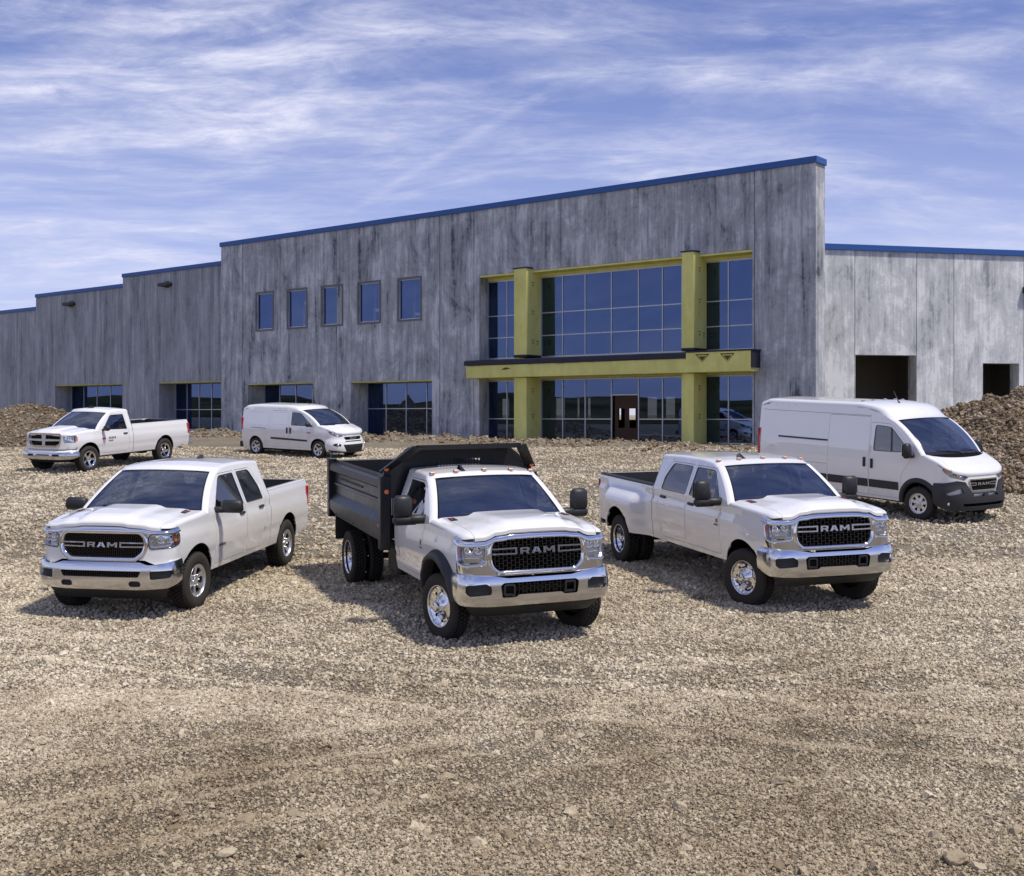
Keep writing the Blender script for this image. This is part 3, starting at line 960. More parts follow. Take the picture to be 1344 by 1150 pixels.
    # small boxes where wall lights will go
def tri_print(par, p, face, s=.13, filled=False):
    b = MB()
    x, y, z = p
    if face == 'x':
        f = lambda a, c: (x, y + a, z + c)
        b.add([f(-s, s * .9), f(s, s * .9), f(s * .75, s * .65), f(-s * .75, s * .65)], [[0, 1, 2, 3]])
        b.add([f(-s * .45, .1 * s), f(s * .45, .1 * s), f(0, -s * .8)], [[0, 1, 2]])
        b.f = [g[::-1] for g in b.f]
    else:
        f = lambda a, c: (x + a, y, z + c)
        if filled:
            b.add([f(-s, s * .45), f(s, s * .45), f(s * .8, s * .3), f(-s * .8, s * .3)], [[0, 3, 2, 1]])
            b.add([f(-s * .55, .18 * s), f(s * .55, .18 * s), f(0, -s * .42)], [[0, 1, 2]])
            b.add([f(-s, s * .45), f(-s * .8, s * .38), f(-.05 * s, -.5 * s), f(0, -s * .62)], [[0, 1, 2, 3]])
            b.add([f(s, s * .45), f(s * .8, s * .38), f(.05 * s, -.5 * s), f(0, -s * .62)], [[3, 2, 1, 0]])
        else:
            b.add([f(-s, -.05), f(-s * .1, s * .2), f(s, 0), f(0, -s * .2)], [[3, 2, 1, 0]])
    b.build('printed_mark', 'board_print', par)

def build_left():
    y2 = .25
    j2a, j2b = fx(161, y2), fx(290, y2) + .5
    j3a = fx(47, y2 + .15)
    j4a = fx(-60, y2 + .3)
    tops = (10.27, 9.65, 8.78)
    mid2 = fx(228, y2)
    wz = 3.3
    o2 = (fx(208.5, y2), fx(290, y2), .25, 3.27)
    panel(bld, j2a, fx(190, y2), BOT, tops[0], [], y2, .3, 'concrete_left')
    panel(bld, fx(190, y2), j2b, BOT, tops[0], [rect(o2[0], o2[2], o2[1] + .05, o2[3])], y2, 1.25, 'concrete_left')
    y3 = y2 + .15
    o3 = (fx(72.5, y3), fx(160.5, y3), .1, 3.3)
    panel(bld, j3a, j2a + .3, BOT, tops[1], [rect(o3[0], o3[2], o3[1], o3[3])], y3, 1.25, 'concrete_left')
    y4 = y3 + .15
    panel(bld, fx(22, y4), j3a + .3, BOT, tops[2], [], y4, .3, 'concrete_left')
    panel(bld, j4a, fx(22, y4), BOT, tops[2], [], y4, .3, 'concrete_left')
    for (o_, y_, n) in ((o2, y2, 5), (o3, y3, 5)):
        a, b_, c_, d_ = o_
        xs = [a + (b_ - a) * k / n for k in range(1, n)]
        glazing(bld, a, b_, c_, d_, y_ + 1.25, xs, [1.55])
        MB().box(((a + b_) / 2, y_ + .6, d_ - .03), (b_ - a - .02, 1.1, .05)).build('soffit_board', 'yellow_sheathing', bld)
    for (a, b_, tp, y_) in ((j2a, fx(290, 0) - .05, tops[0], y2), (j3a, j2a - .02, tops[1], y3), (j4a, j3a - .02, tops[2], y4)):
        MB().box(((a + b_) / 2, y_ + .25, tp + .09), (b_ - a, .66, .24), 0, .01).build('coping', 'blue_coping', bld)
    # wall lights
    for (px, py, y_) in ((94, 399.5, y3), (220, 374, y2)):
        x_, z_ = fx(px, y_), fz(px, py, y_)
        b = MB().box((x_, y_ - .22, z_), (.95, .44, .22), 0, .03)
        b.box((x_, y_ - .03, z_ + .02), (.4, .06, .4), 0, .01)
        b.build('wall_light', 'black_plastic', bld)

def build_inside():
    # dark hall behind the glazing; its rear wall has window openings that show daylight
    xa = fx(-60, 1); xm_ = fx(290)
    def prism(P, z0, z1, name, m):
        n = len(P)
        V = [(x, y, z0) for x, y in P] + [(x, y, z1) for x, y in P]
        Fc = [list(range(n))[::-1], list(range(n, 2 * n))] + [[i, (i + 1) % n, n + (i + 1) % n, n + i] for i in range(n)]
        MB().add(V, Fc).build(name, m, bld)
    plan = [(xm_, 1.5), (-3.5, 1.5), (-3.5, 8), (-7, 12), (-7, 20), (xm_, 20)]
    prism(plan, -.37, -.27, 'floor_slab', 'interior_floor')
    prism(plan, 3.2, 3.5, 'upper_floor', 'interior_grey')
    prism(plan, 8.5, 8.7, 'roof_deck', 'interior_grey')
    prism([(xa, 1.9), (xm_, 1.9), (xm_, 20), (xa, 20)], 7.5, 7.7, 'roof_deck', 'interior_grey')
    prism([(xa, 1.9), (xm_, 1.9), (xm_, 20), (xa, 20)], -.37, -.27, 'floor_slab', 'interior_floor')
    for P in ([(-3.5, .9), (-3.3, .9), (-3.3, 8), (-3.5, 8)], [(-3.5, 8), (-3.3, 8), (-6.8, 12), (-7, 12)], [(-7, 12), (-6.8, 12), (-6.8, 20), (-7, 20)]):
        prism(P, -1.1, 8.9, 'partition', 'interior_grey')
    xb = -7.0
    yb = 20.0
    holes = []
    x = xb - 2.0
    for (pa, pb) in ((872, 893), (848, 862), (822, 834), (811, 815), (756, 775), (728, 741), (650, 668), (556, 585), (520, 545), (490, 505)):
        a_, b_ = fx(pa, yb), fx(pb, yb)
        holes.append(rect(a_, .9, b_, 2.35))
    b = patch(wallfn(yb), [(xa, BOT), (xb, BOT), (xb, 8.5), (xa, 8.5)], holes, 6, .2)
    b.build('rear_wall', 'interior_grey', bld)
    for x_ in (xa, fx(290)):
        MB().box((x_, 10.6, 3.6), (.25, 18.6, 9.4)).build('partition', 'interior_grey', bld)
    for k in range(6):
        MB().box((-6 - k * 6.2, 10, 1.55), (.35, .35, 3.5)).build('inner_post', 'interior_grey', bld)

def build_wing():
    # separate wing running off to the right at a blunt angle
    O = Vector((15.5, 59.6, BZ)); d = Vector((.974, .2257, 0)).normalized()
    ang = math.atan2(d.y, d.x)
    wg = thing('warehouse_wing', 'pale sunlit concrete warehouse wing with dark dock openings at the right', 'building', mx=Matrix.Translation(O) @ Matrix.Rotation(ang, 4, 'Z'))
    def wx(px):
        k = (px - 672) / F
        return (k * O.y - O.x) / (d.x - k * d.y)
    def wz(px, py):
        Y = O.y + wx(px) * d.y
        return CAM_Z - (py - 545) / F * Y - BZ
    top = wz(1085, 327)
    J = [wx(1060), wx(1122), wx(1203), wx(1252), wx(1344), wx(1400), wx(1460)]
    H = {1: rect(J[1] + .03, -.2, J[2] - .03, wz(1160, 466)), 3: rect(wx(1290), -.2, J[4] - .3, wz(1315, 477))}
    for i in range(len(J) - 1):
        panel(wg, J[i], J[i + 1], BOT, top, [H[i]] if i in H else [], 0, .75 if i in H else .3, 'concrete_wing')
    for i in (1, 3):
        h = H[i]
        x0, x1 = h[0][0], h[1][0]
        b = MB()
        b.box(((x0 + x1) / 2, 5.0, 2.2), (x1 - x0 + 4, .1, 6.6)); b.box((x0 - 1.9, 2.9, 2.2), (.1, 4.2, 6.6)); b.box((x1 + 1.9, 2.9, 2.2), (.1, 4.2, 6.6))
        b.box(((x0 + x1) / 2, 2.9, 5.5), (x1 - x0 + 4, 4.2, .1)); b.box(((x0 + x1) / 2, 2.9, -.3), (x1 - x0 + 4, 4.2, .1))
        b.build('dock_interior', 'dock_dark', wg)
    MB().box(((J[0] + J[-1]) / 2, .15, top + .13), (J[-1] - J[0], .5, .30), 0, .01).build('coping', 'blue_coping', wg)
    # back volume so the wing has depth
    b = MB().box(((J[0] + J[-1]) / 2, 8.0, top - .5), (J[-1] - J[0], 15.2, .2)); b.build('roof_deck', 'interior_grey', wg)
    b = MB().box((J[-1] - .2, 8, top / 2 - .9), (.3, 15.2, top - .2)); b.build('side_wall', 'concrete_wing', wg)
    b = MB().box((wx(1344) + .25, -.15, wz(1344, 381)), (.7, .3, .35), 0, .03); b.build('wall_light', 'black_plastic', wg)
build_main(); build_left(); build_inside(); build_wing()
# ------------------------------------------------------------------ vehicles
# local axes of every vehicle: x forward (0 = front axle), y to its left, z up
def sstep(t): t = np.clip(t, 0, 1); return t * t * (3 - 2 * t)
class Shell:
    """shape functions of one body"""
    def __init__(s, **k): s.__dict__.update(k)
    # half width of the side surface
    def ys(s, x, z):
        x = np.asarray(x, float); z = np.asarray(z, float)
        y = s.W - s.lowin * np.clip((s.zc - z) / (s.zc - s.rocker), 0, 1.3) ** 2
        y = y - s.upin * np.clip((z - s.zc) / (s.belt - s.zc), 0, 1) ** 1.6
        y = y - np.maximum(z - s.belt, 0) * s.lean
        y = y - s.nosein * np.clip((x + .35) / (s.X0 - s.D + .35), 0, 1) ** 2
        y = y - s.tailin * np.clip((s.xtail + 1.2 - x) / 1.2, 0, 1) ** 2
        if getattr(s, 'crease', 0):
            # shoulder line: the flank tucks in above it, and a soft hollow runs low along the doors
            y = y - s.crease * sstep((z - s.crz) / .05) + s.crease * sstep((z - s.crz - .05) / (s.belt - s.crz - .04))
            y = y - s.crease * .9 * (sstep((z - s.crlow + .10) / .10) - sstep((z - s.crlow) / .025))
        return y
    def zft(s, x): return np.interp(x, s.ft[0], s.ft[1])          # fender top edge
    def zrs(s, x): return np.interp(x, s.rs[0], s.rs[1])          # roof side edge
    def yb(s, x): return s.ys(x, s.zft(x))
    def hood_z(s, x, y):
        yb = s.yb(np.minimum(x, s.X0 - s.D))
        gy = np.abs(y) / yb; gx = np.maximum(0, (x - (s.X0 - s.D)) / s.D)
        g = np.clip((gy ** s.n + gx ** s.n) ** (1 / s.n), 0, 1)
        dist = np.clip((1 - g) * s.W, 0, s.hr)
        z = s.zft(x) + s.hr * np.sqrt(np.clip(1 - ((s.hr - dist) / s.hr) ** 2, 0, 1)) + s.crown * (1 - np.clip(gy, 0, 1) ** 2)
        if getattr(s, 'arch', 0):
            z = z + s.arch * (1 - sstep((np.abs(y) - s.archw + .02) / .13)) * sstep((x - s.X0 + 1.1) / 1.0)
        if s.dome:
            ww = s.domew * (1 - .18 * np.clip((x + .4) / 1.2, 0, 1))
            z = z + s.dome * (1 - sstep((np.abs(y) - ww + .05) / .1)) * sstep((s.X0 - x) / .25 + .35)
            z = z + .5 * s.dome * (1 - sstep((np.abs(y) - s.domew * 1.75 + .04) / .09)) * sstep((s.X0 - x) / .25)
        return z
    def plan(s, sarc):
        """front plan curve by arc length (0 = middle, + = left)"""
        if not hasattr(s, '_pt'):
            t = np.linspace(0, np.pi / 2, 3000)
            W = s.W - s.nosein - s.upin * .35
            s._Wn = W
            y = W * np.sin(t) ** (2 / s.n); x = s.X0 - s.D + s.D * np.cos(t) ** (2 / s.n)
            y = np.concatenate([y, [W]]); x = np.concatenate([x, [x[-1] - 2]])
            L = np.concatenate([[0], np.cumsum(np.hypot(np.diff(x), np.diff(y)))])
            s._pt = (L, x, y)
        L, x, y = s._pt
        a = np.abs(sarc)
        return np.interp(a, L, x), np.interp(a, L, y) * np.sign(sarc)
    def smax(s):
        s.plan(0); return s._pt[0][-2]
    def front(s, off=0.0, prof=None, wide=0.0):
        """fn(s, z) on the fascia, off metres proud"""
        def f(u, z):
            o = off + (prof(z) if prof else 0)
            x, y = s.plan(u)
            e = 1e-3
            x2, y2 = s.plan(u + e); x1, y1 = s.plan(u - e)
            tx, ty = x2 - x1, y2 - y1
            l = np.maximum(np.hypot(tx, ty), 1e-9)
            nx, ny = ty / l, -tx / l
            r_ = s.ys(s.X0 - s.D, z) / s._Wn
            k = np.clip((np.abs(u) - .45) / .5, 0, 1)
            y = y * (1 + (r_ - 1) * k) + wide * np.sign(u) * k
            x = x - s.rake * (z - s.zrake)
            return np.stack([x + nx * o, y + ny * o, z + 0 * u], 1)
        return f

def both(mb_left, name, mats, par, **kw):
    a = mb_left.build(name, mats, par, **kw)
    b = mb_left.mirror().build(name, mats, par, **kw)
    return a, b
def arch_pts(xc, zc, r, z0, n=22, r2=None):
    """from rear foot over the top to the front foot"""
    r2 = r2 or r
    a0 = math.asin(max(-1, min(1, (z0 - zc) / r)))
    return [(xc - r2 * math.cos(a), zc + r * math.sin(a)) for a in np.linspace(a0, math.pi - a0, n)]
def side_fn(S, off=0.0, ex=None):
    def f(x, z):
        y = S.ys(x, z) + off
        if ex is not None: y = y + ex(x, z)
        return np.stack([x, y, z], 1)
    return f

# ---- wheels --------------------------------------------------------
_wheels = {}
def tyre_mesh(Rt, wt, Rr, blocks=4, n=46):
    """axle along y, outer face towards +y, centred"""
    h = wt / 2
    b = MB()
    prof = [(Rr - .012, -h * .80), (Rr + .008, -h * .92), (Rr + (Rt - Rr) * .45, -h * 1.02), (Rt - .045, -h * .97), (Rt - .018, -h * .86), (Rt - .010, -h * .6),
            (Rt - .010, h * .6), (Rt - .018, h * .86), (Rt - .045, h * .97), (Rr + (Rt - Rr) * .45, h * 1.02), (Rr + .008, h * .92), (Rr - .012, h * .80)]
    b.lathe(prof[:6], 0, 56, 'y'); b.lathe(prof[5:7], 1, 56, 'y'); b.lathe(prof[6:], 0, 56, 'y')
    rows = blocks
    for rI in range(rows):
        yc = -h * .82 + (rI + .5) * (h * 1.64) / rows
        wv = h * 1.64 / rows * .74
        stag = (rI % 2) * .5
        for k in range(n):
            a = 2 * math.pi * (k + stag) / n
            ca, sa = math.cos(a), math.sin(a)
            L = 2 * math.pi * Rt / n * .64
            edge = rI in (0, rows - 1)
            r0, r1 = Rt - .016, Rt - (.003 if edge else 0)
            V = []
            for rr in (r0, r1):
                for (dy, dl) in ((-wv / 2, -L / 2), (wv / 2, -L / 2), (wv / 2, L / 2), (-wv / 2, L / 2)):
                    dl2 = dl + dy * .25
                    V.append((rr * ca - dl2 * sa, yc + dy, rr * sa + dl2 * ca))
            b.add(V, [[4, 5, 6, 7], [0, 1, 5, 4], [1, 2, 6, 5], [2, 3, 7, 6], [3, 0, 4, 7]])
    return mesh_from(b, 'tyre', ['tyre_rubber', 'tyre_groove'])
def rim_mesh(style, Rr, wt):
    b = MB()
    h = wt / 2
    def depth(r):
        q_ = np.clip(r / Rr, 0, 1)
        if style == 'five':      # pickup alloy: shallow bowl, five broad spokes
            return h * (.50 + .30 * q_ ** 3 + .10 * np.exp(-(q_ / .25) ** 2))
        if style == 'dish':      # polished, many hand holes, hub stands out (front of a dually)
            return h * (.62 + .42 * np.exp(-(q_ / .38) ** 4) - .20 * np.exp(-((q_ - .68) / .2) ** 2) + .12 * q_ ** 6)
        if style == 'deep':      # rear dual: deep concave
            return h * (-.35 + .20 * np.exp(-(q_ / .4) ** 4) + .9 * sstep((q_ - .72) / .28))
        if style == 'cover':
            return h * (.62 + .18 * np.exp(-(q_ / .3) ** 2) + .08 * q_ ** 3)
        return h * (.45 + .35 * q_ ** 2)
    holes = []
    def sector(a, half_in, half_out, r0, r1, rr=.25):
        P = [(r0 * math.cos(a - half_in), r0 * math.sin(a - half_in)), (r1 * math.cos(a - half_out), r1 * math.sin(a - half_out)),
             (r1 * math.cos(a), r1 * math.sin(a)),
             (r1 * math.cos(a + half_out), r1 * math.sin(a + half_out)), (r0 * math.cos(a + half_in), r0 * math.sin(a + half_in))]
        return roundpoly(P, Rr * rr * .5, 3)
    if style == 'five':
        for k in range(6): holes.append(sector(k * math.pi / 3 + .3, .20, .34, Rr * .40, Rr * .84))
    elif style == 'five_narrow':
        for k in range(5): holes.append(sector(k * 2 * math.pi / 5 + .3, .30, .46, Rr * .36, Rr * .86))
    elif style in ('dish', 'deep'):
        nh = 8 if style == 'dish' else 8
        for k in range(nh):
            a = 2 * math.pi * k / nh + .2
            holes.append([(Rr * .72 * math.cos(a) + Rr * .075 * (math.cos(p) * math.cos(a) - 1.25 * math.sin(p) * math.sin(a)),
                           Rr * .72 * math.sin(a) + Rr * .075 * (math.cos(p) * math.sin(a) + 1.25 * math.sin(p) * math.cos(a))) for p in np.linspace(0, 2 * math.pi, 11)[:-1]])
    elif style == 'cover':
        for k in range(7): holes.append(sector(k * 2 * math.pi / 7, .10, .26, Rr * .48, Rr * .80))
    Ro = Rr * .93
    outer = [(Ro * math.cos(a), Ro * math.sin(a)) for a in np.linspace(0, 2 * math.pi, 49)[:-1]]
    def f(u, v):
        r_ = np.hypot(u, v)
        return np.stack([u, depth(r_), v], 1)
    patch(f, outer, holes, Rr * .09, Rr * .14, True, mb=b)
    # lip and barrel
    d1 = float(depth(np.array([Ro]))[0])
    b.lathe([(Ro, d1), (Rr * .955, h * .86), (Rr * .99, h * .93), (Rr * 1.01, h * .90), (Rr * 1.0, h * .78)], 0, 48, 'y')
    b.lathe([(Rr * .94, h * .7), (Rr * .90, -h * .7)], 1, 32, 'y')
    b.lathe([(Rr * .90, -h * .1), (.02, -h * .1)], 1, 32, 'y')
    # brake drum / disc glimpsed through the holes
    b.lathe([(.02, h * .12), (Rr * .62, h * .12), (Rr * .62, -h * .1)], 1, 32, 'y')
    # hub and lug nuts
    c0 = float(depth(np.array([0.0]))[0])
    rh = Rr * (.20 if style != 'dish' else .24)
    out = .05 if style == 'dish' else .012
    if style == 'deep': out = .10
    b.lathe([(rh, c0 - .02), (rh, c0 + out * .8), (rh * .8, c0 + out), (.001, c0 + out)], 0, 24, 'y')
    nl = {'dish': 8, 'deep': 8, 'five': 6, 'cover': 5}.get(style, 5)
    for k in range(nl):
        a = 2 * math.pi * k / nl + .2
        rl = Rr * (.34 if style not in ('dish', 'deep') else .40)
        c1 = float(depth(np.array([rl]))[0])
        b.lathe([(.013, c1 - .01), (.013, c1 + .03), (.002, c1 + .034)], 0, 6, 'y', (rl * math.cos(a), 0, rl * math.sin(a)))
    return mesh_from(b, 'rim', ['chrome' if style in ('dish', 'deep', 'five_narrow') else 'bright_alloy', 'chassis_black'])
def wheel(par, x, y, Rt, wt, Rr, style, steer=0.0, side=1, blocks=4):
    key = (Rt, wt, Rr, style, blocks)
    if key not in _wheels:
        tk = ('t', Rt, wt, Rr, blocks)
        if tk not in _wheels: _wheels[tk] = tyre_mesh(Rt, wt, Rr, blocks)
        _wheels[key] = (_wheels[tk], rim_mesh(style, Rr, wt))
    tm, rm = _wheels[key]
    e = bpy.data.objects.new('wheel', None); COL.objects.link(e); e.parent = par
    e.location = (x, y, Rt - .012)
    e.rotation_euler = (0, 0.35 * x + .2, R(steer) + (math.pi if side < 0 else 0))
    e.rotation_mode = 'ZYX' if False else 'XYZ'
    link('tyre', tm, e); link('rim', rm, e)
    return e

# ---- shared pieces -------------------------------------------------
def bevbox_obj(par, name, m, c, d, bev=.01, taper=None, rot=None):
    return MB().box((0, 0, 0), d, 0, bev, taper, rot).build(name, m, par) if False else _bo(par, name, m, c, d, bev, taper, rot)
def _bo(par, name, m, c, d, bev, taper, rot):
    o = MB().box((0, 0, 0), d, 0, bev, taper, rot).build(name, m, par)
    o.location = c
    return o
GL = {
 'R': ([(0, 0), (0, 1), (.95, 1), (1.1, .88), (1.1, .5), (.95, .38), (1.12, 0), (.78, 0), (.64, .33), (.30, .33), (.30, 0)], [[(.30, .55), (.30, .78), (.78, .78), (.78, .55)]]),
 'A': ([(0, 0), (.38, 1), (.82, 1), (1.2, 0), (.86, 0), (.78, .22), (.42, .22), (.34, 0)], [[(.50, .43), (.60, .74), (.70, .43)]]),
 'M': ([(0, 0), (0, 1), (.34, 1), (.70, .52), (1.06, 1), (1.4, 1), (1.4, 0), (1.08, 0), (1.08, .58), (.80, .2), (.60, .2), (.32, .58), (.32, 0)], []),
}
def ram_text(par, fn, c, z, h, wk=1.0, m='chrome', depth=.018, sgn=1):
    """the word RAM on a front surface; u grows to the vehicle's left, so it is laid from +u to -u as seen from the front"""
    gap = .22
    ws = [1.12, 1.2, 1.4]
    tot = sum(ws) + gap * 2
    x = -tot / 2
    b = MB()
    for ch, w_ in zip('RAM', ws):
        o, hs = GL[ch]
        mp = lambda P: [(c + (x + p_[0]) * h * wk * sgn, z + (p_[1] - .5) * h) for p_ in P]
        patch(fn, mp(o), [mp(k) for k in hs], h * .5, depth, False, mb=b)
        x += w_ + gap
    b.build('lettering', m, par)

def strip_between(A, B, bulge, n=4, flip=False, mb=None, m=0):
    """surface between two 3-D curves with the same number of points, bulging outwards"""
    A = np.asarray(A, float); B = np.asarray(B, float)
    T = np.linspace(0, 1, n + 1)
    P = []
    for t in T:
        P.append(A * (1 - t) + B * t + np.asarray(bulge) * (4 * t * (1 - t)))
    mb = mb or MB()
    mb.grid(np.array(P), m, True, flip)
    return mb

def greenhouse(root, S, glass='auto_glass', roof_part='roof', rear=True, frit=True):
    """A-pillars, windscreen, roof and back of the cab"""
    A0, A1 = np.array(S.A0), np.array(S.A1)
    nA = 12
    t = np.linspace(0, 1, nA)
    bow = getattr(S, 'abow', .02)
    ax = A0[0] + (A1[0] - A0[0]) * t + bow * 4 * t * (1 - t); az = A0[1] + (A1[1] - A0[1]) * t + bow * 4 * t * (1 - t)
    S.acurve = (ax, az)
    side = np.stack([ax, S.ys(ax, az), az], 1)
    pw = getattr(S, 'pillar', .07)
    inn = np.stack([ax + .035, S.ys(ax, az) - pw, az + .022], 1)
    b = strip_between(side, inn, (.012, .012, .008), 4, False)
    pl = b.build('pillar', 'white_paint', root); b.mirror().build('pillar', 'white_paint', root)
    # windscreen grid between base curve and header curve
    nv = 25
    vv = np.linspace(-1, 1, nv)
    y0, y1 = inn[0, 1], inn[-1, 1]
    P = []
    for i in range(nA):
        ye = inn[i, 1]
        wb = S.wbow * (1 - .25 * t[i])
        x = inn[i, 0] + wb * (1 - vv ** 2)
        z = inn[i, 2] + S.wcrown * t[i] * (1 - vv ** 2) + .02 * (1 - t[i]) * (1 - vv ** 2)
        P.append(np.stack([x, vv * ye, z], 1))
    P = np.array(P)
    S.ws = P
    nrm = np.array([.6, 0, .8])
    ws = MB(); ws.grid(P - nrm * .004, 0, True, flip=True)
    wo = ws.build('windscreen', glass, root)
    # dark band round the glass
    fr = MB()
    Q = P - nrm * .000
    def band(c0, c1): fr.grid(np.array([c0, c1]), 0, True)
    def L(a, b_, k): return a * (1 - k) + b_ * k
    band(L(Q[0], Q[1], .75), Q[0]); band(Q[-1], L(Q[-1], Q[-2], .35))
    band(Q[:, 0], L(Q[:, 0], Q[:, 1], .30)); band(L(Q[:, -1], Q[:, -2], .30), Q[:, -1])
    fr.build('glass_border', 'gloss_black', wo)
    # roof
    xr = S.xroof_end
    nx = 22; nu = 31
    a = np.linspace(0, 1, nx)
    th = np.linspace(-1, 1, nu)
    v2 = np.sin(th * np.pi / 2) * .35 + th * .65
    v2 = np.sign(th) * (1 - (1 - np.abs(th)) ** 1.7)
    G = []
    hx = A1[0] + .035; 
    for ai in a:
        ai2 = ai ** 1.3
        xe = A1[0] + (xr - A1[0]) * ai2
        hb = S.wbow * .75 * (1 - ai2)
        x = xe + hb * (1 - v2 ** 2) + .035 * (1 - np.abs(v2) ** 8) * (1 - ai2)
        zs = S.zrs(xe)
        ye = S.ys(xe, zs)
        rr = S.rr
        dist = np.clip((1 - np.abs(v2)) * ye, 0, rr)
        up = rr * np.sqrt(np.clip(1 - ((rr - dist) / rr) ** 2, 0, 1))
        zc = S.rcrown * (1 - v2 ** 2)
        lead = sstep(ai * 6 + .0)     # header: meets the windscreen without a step
        zhead = (A1[1] + .022 + S.wcrown * (1 - v2 ** 2)) * (1 - np.abs(v2) ** 14) + A1[1] * np.abs(v2) ** 14
        z = zs + up + zc
        z = zhead * (1 - lead) + np.maximum(z, 0) * lead
        G.append(np.stack([x, v2 * ye, z], 1))
    G = np.array(G)
    S.roofgrid = G
    rb = MB(); rb.grid(G, 0, True, flip=False)
    ro = rb.build(roof_part, 'white_paint', root)
    if rear:
        # back of the cab with rear window
        yl = lambda z: float(S.ys(xr, z))
        zt = float(S.zrs(xr)); zb = S.rocker + .1
        prof = [(-yl(z), z) for z in np.linspace(zb, zt, 10)]
        top = [(p_[1], p_[2]) for p_ in G[-1][1:-1]]
        outl = prof + top + [(yl(z), z) for z in np.linspace(zt, zb, 10)]
        hole = rrect(-.62, S.belt + .03, .62, zt - .06, .04)
        f = lambda u, v: np.stack([np.full_like(u, xr), u, v], 1)
        patch(f, outl, [hole], .1, .02, True).build('cab_back', 'white_paint', root)
        patch(lambda u, v: f(u, v) + np.array([.012, 0, 0]), hole, [], .3, 0, True).build('rear_window', 'side_glass', root)
    return ro

def hood_part(root, S, cut=.86, name='hood'):
    ni = 22
    a = np.linspace(0, 1, ni); a = 1 - (1 - a) ** 1.7
    vs_h = np.linspace(0, cut - .004, 14)
    vs_h = np.concatenate([-vs_h[::-1][:-1], vs_h])
    def rows(vs):
        out = []
        for v in vs:
            xf = S.X0 - S.D + S.D * (1 - min(abs(v), 1) ** S.n) ** (1 / S.n)
            # cowl line follows the windscreen base
            xc = S.A0[0] + .035 + S.wbow * (1 - v * v) + S.cowl * (1 - abs(v) ** 6)
            x = xc + (xf - .004 - xc) * a
            y = v * S.yb(np.minimum(x, S.X0 - S.D))
            out.append(np.stack([x, y, S.hood_z(x, y)], 1))
        return np.array(out)
    G = rows(vs_h)
    b = MB(); b.grid(G, 0, True, flip=False)
    # folded edges
    for e, fl in ((G[0], False), (G[-1], True), (G[:, -1], True), (G[:, 0], False)):
        b.grid(np.array([e, e - np.array([0, 0, .035])]), 0, False, flip=fl)
    h = b.build(name, 'white_paint', root)
    vs = np.concatenate([[cut + .004], np.linspace(cut + .02, .94, 3), 1 - (np.linspace(.06, 0, 9)[1:] ** 1.6) / (.06 ** .6)])
    Gf = rows(vs)
    bf = MB(); bf.grid(Gf, 0, True, flip=False)
    e = Gf[0]; bf.grid(np.array([e, e - np.array([0, 0, .035])]), 0, False, flip=False)
    both(bf, 'fender_top', 'white_paint', root)
    # cowl panel
    v = np.linspace(-1, 1, 21)
    base = S.ws[0]
    yy = base[:, 1]
    xc2 = S.A0[0] + .035 + S.wbow * (1 - (yy / S.W) ** 2) + S.cowl * (1 - np.abs(yy / S.W) ** 6)
    front = np.stack([xc2 + .03, yy, S.hood_z(xc2, yy) - .03], 1)
    mid_ = (base + front) / 2 + np.array([0, 0, -.012])
    c = MB(); c.grid(np.array([base + np.array([-.02, 0, -.008]), mid_, front]), 0, True, flip=True)
    c.build('cowl', 'matte_black', root)
    return h

def mirrors(root, S, kind):
    x0, z0 = S.mirror
    for sg in (1, -1):
        ye = float(S.ys(x0, z0))
        b = MB()
        if kind == 'tow':
            b.box((x0 - .02, sg * (ye + .10), z0 - .04), (.12, .28, .12), 0, .035)
            hd = MB().box((0, 0, 0), (.14, .25, .30), 0, .045, (.8, .96))
            hd.xf(Matrix.Translation((x0 - .03, sg * (ye + .30), z0 + .13))); b.join(hd)
            lo = MB().box((0, 0, 0), (.13, .34, .13), 0, .04)
            lo.xf(Matrix.Translation((x0 - .03, sg * (ye + .26), z0 - .045))); b.join(lo)
            gl = MB().box((x0 - .103, sg * (ye + .33), z0 + .13), (.006, .19, .22))
        elif kind == 'flip':      # wide flat trailer mirror
            b.box((x0, sg * (ye + .06), z0 - .02), (.10, .18, .09), 0, .03)
            hd = MB().box((0, 0, 0), (.13, .36, .19), 0, .045, (.8, .9)); hd.xf(Matrix.Translation((x0 - .02, sg * (ye + .25), z0 + .03))); b.join(hd)
            gl = MB().box((x0 - .088, sg * (ye + .25), z0 + .03), (.006, .29, .13))
        elif kind == 'van':
            b.box((x0, sg * (ye + .05), z0 - .04), (.12, .14, .10), 0, .03)
            hd = MB().box((0, 0, 0), (.16, .22, .33), 0, .05, (.8, .9)); hd.xf(Matrix.Translation((x0 - .01, sg * (ye + .17), z0 + .07))); b.join(hd)
            gl = MB().box((x0 - .092, sg * (ye + .17), z0 + .08), (.006, .16, .26))
        else:
            b.box((x0, sg * (ye + .04), z0 - .02), (.09, .12, .06), 0, .02)
            hd = MB().box((0, 0, 0), (.13, .24, .16), 0, .045, (.8, .9)); hd.xf(Matrix.Translation((x0, sg * (ye + .16), z0 + .03))); b.join(hd)
            gl = MB().box((x0 - .068, sg * (ye + .16), z0 + .03), (.006, .18, .11))
        mo = b.build('mirror', 'black_plastic', root, shade_angle=50)
        gl.build('mirror_glass', 'reflector', mo)
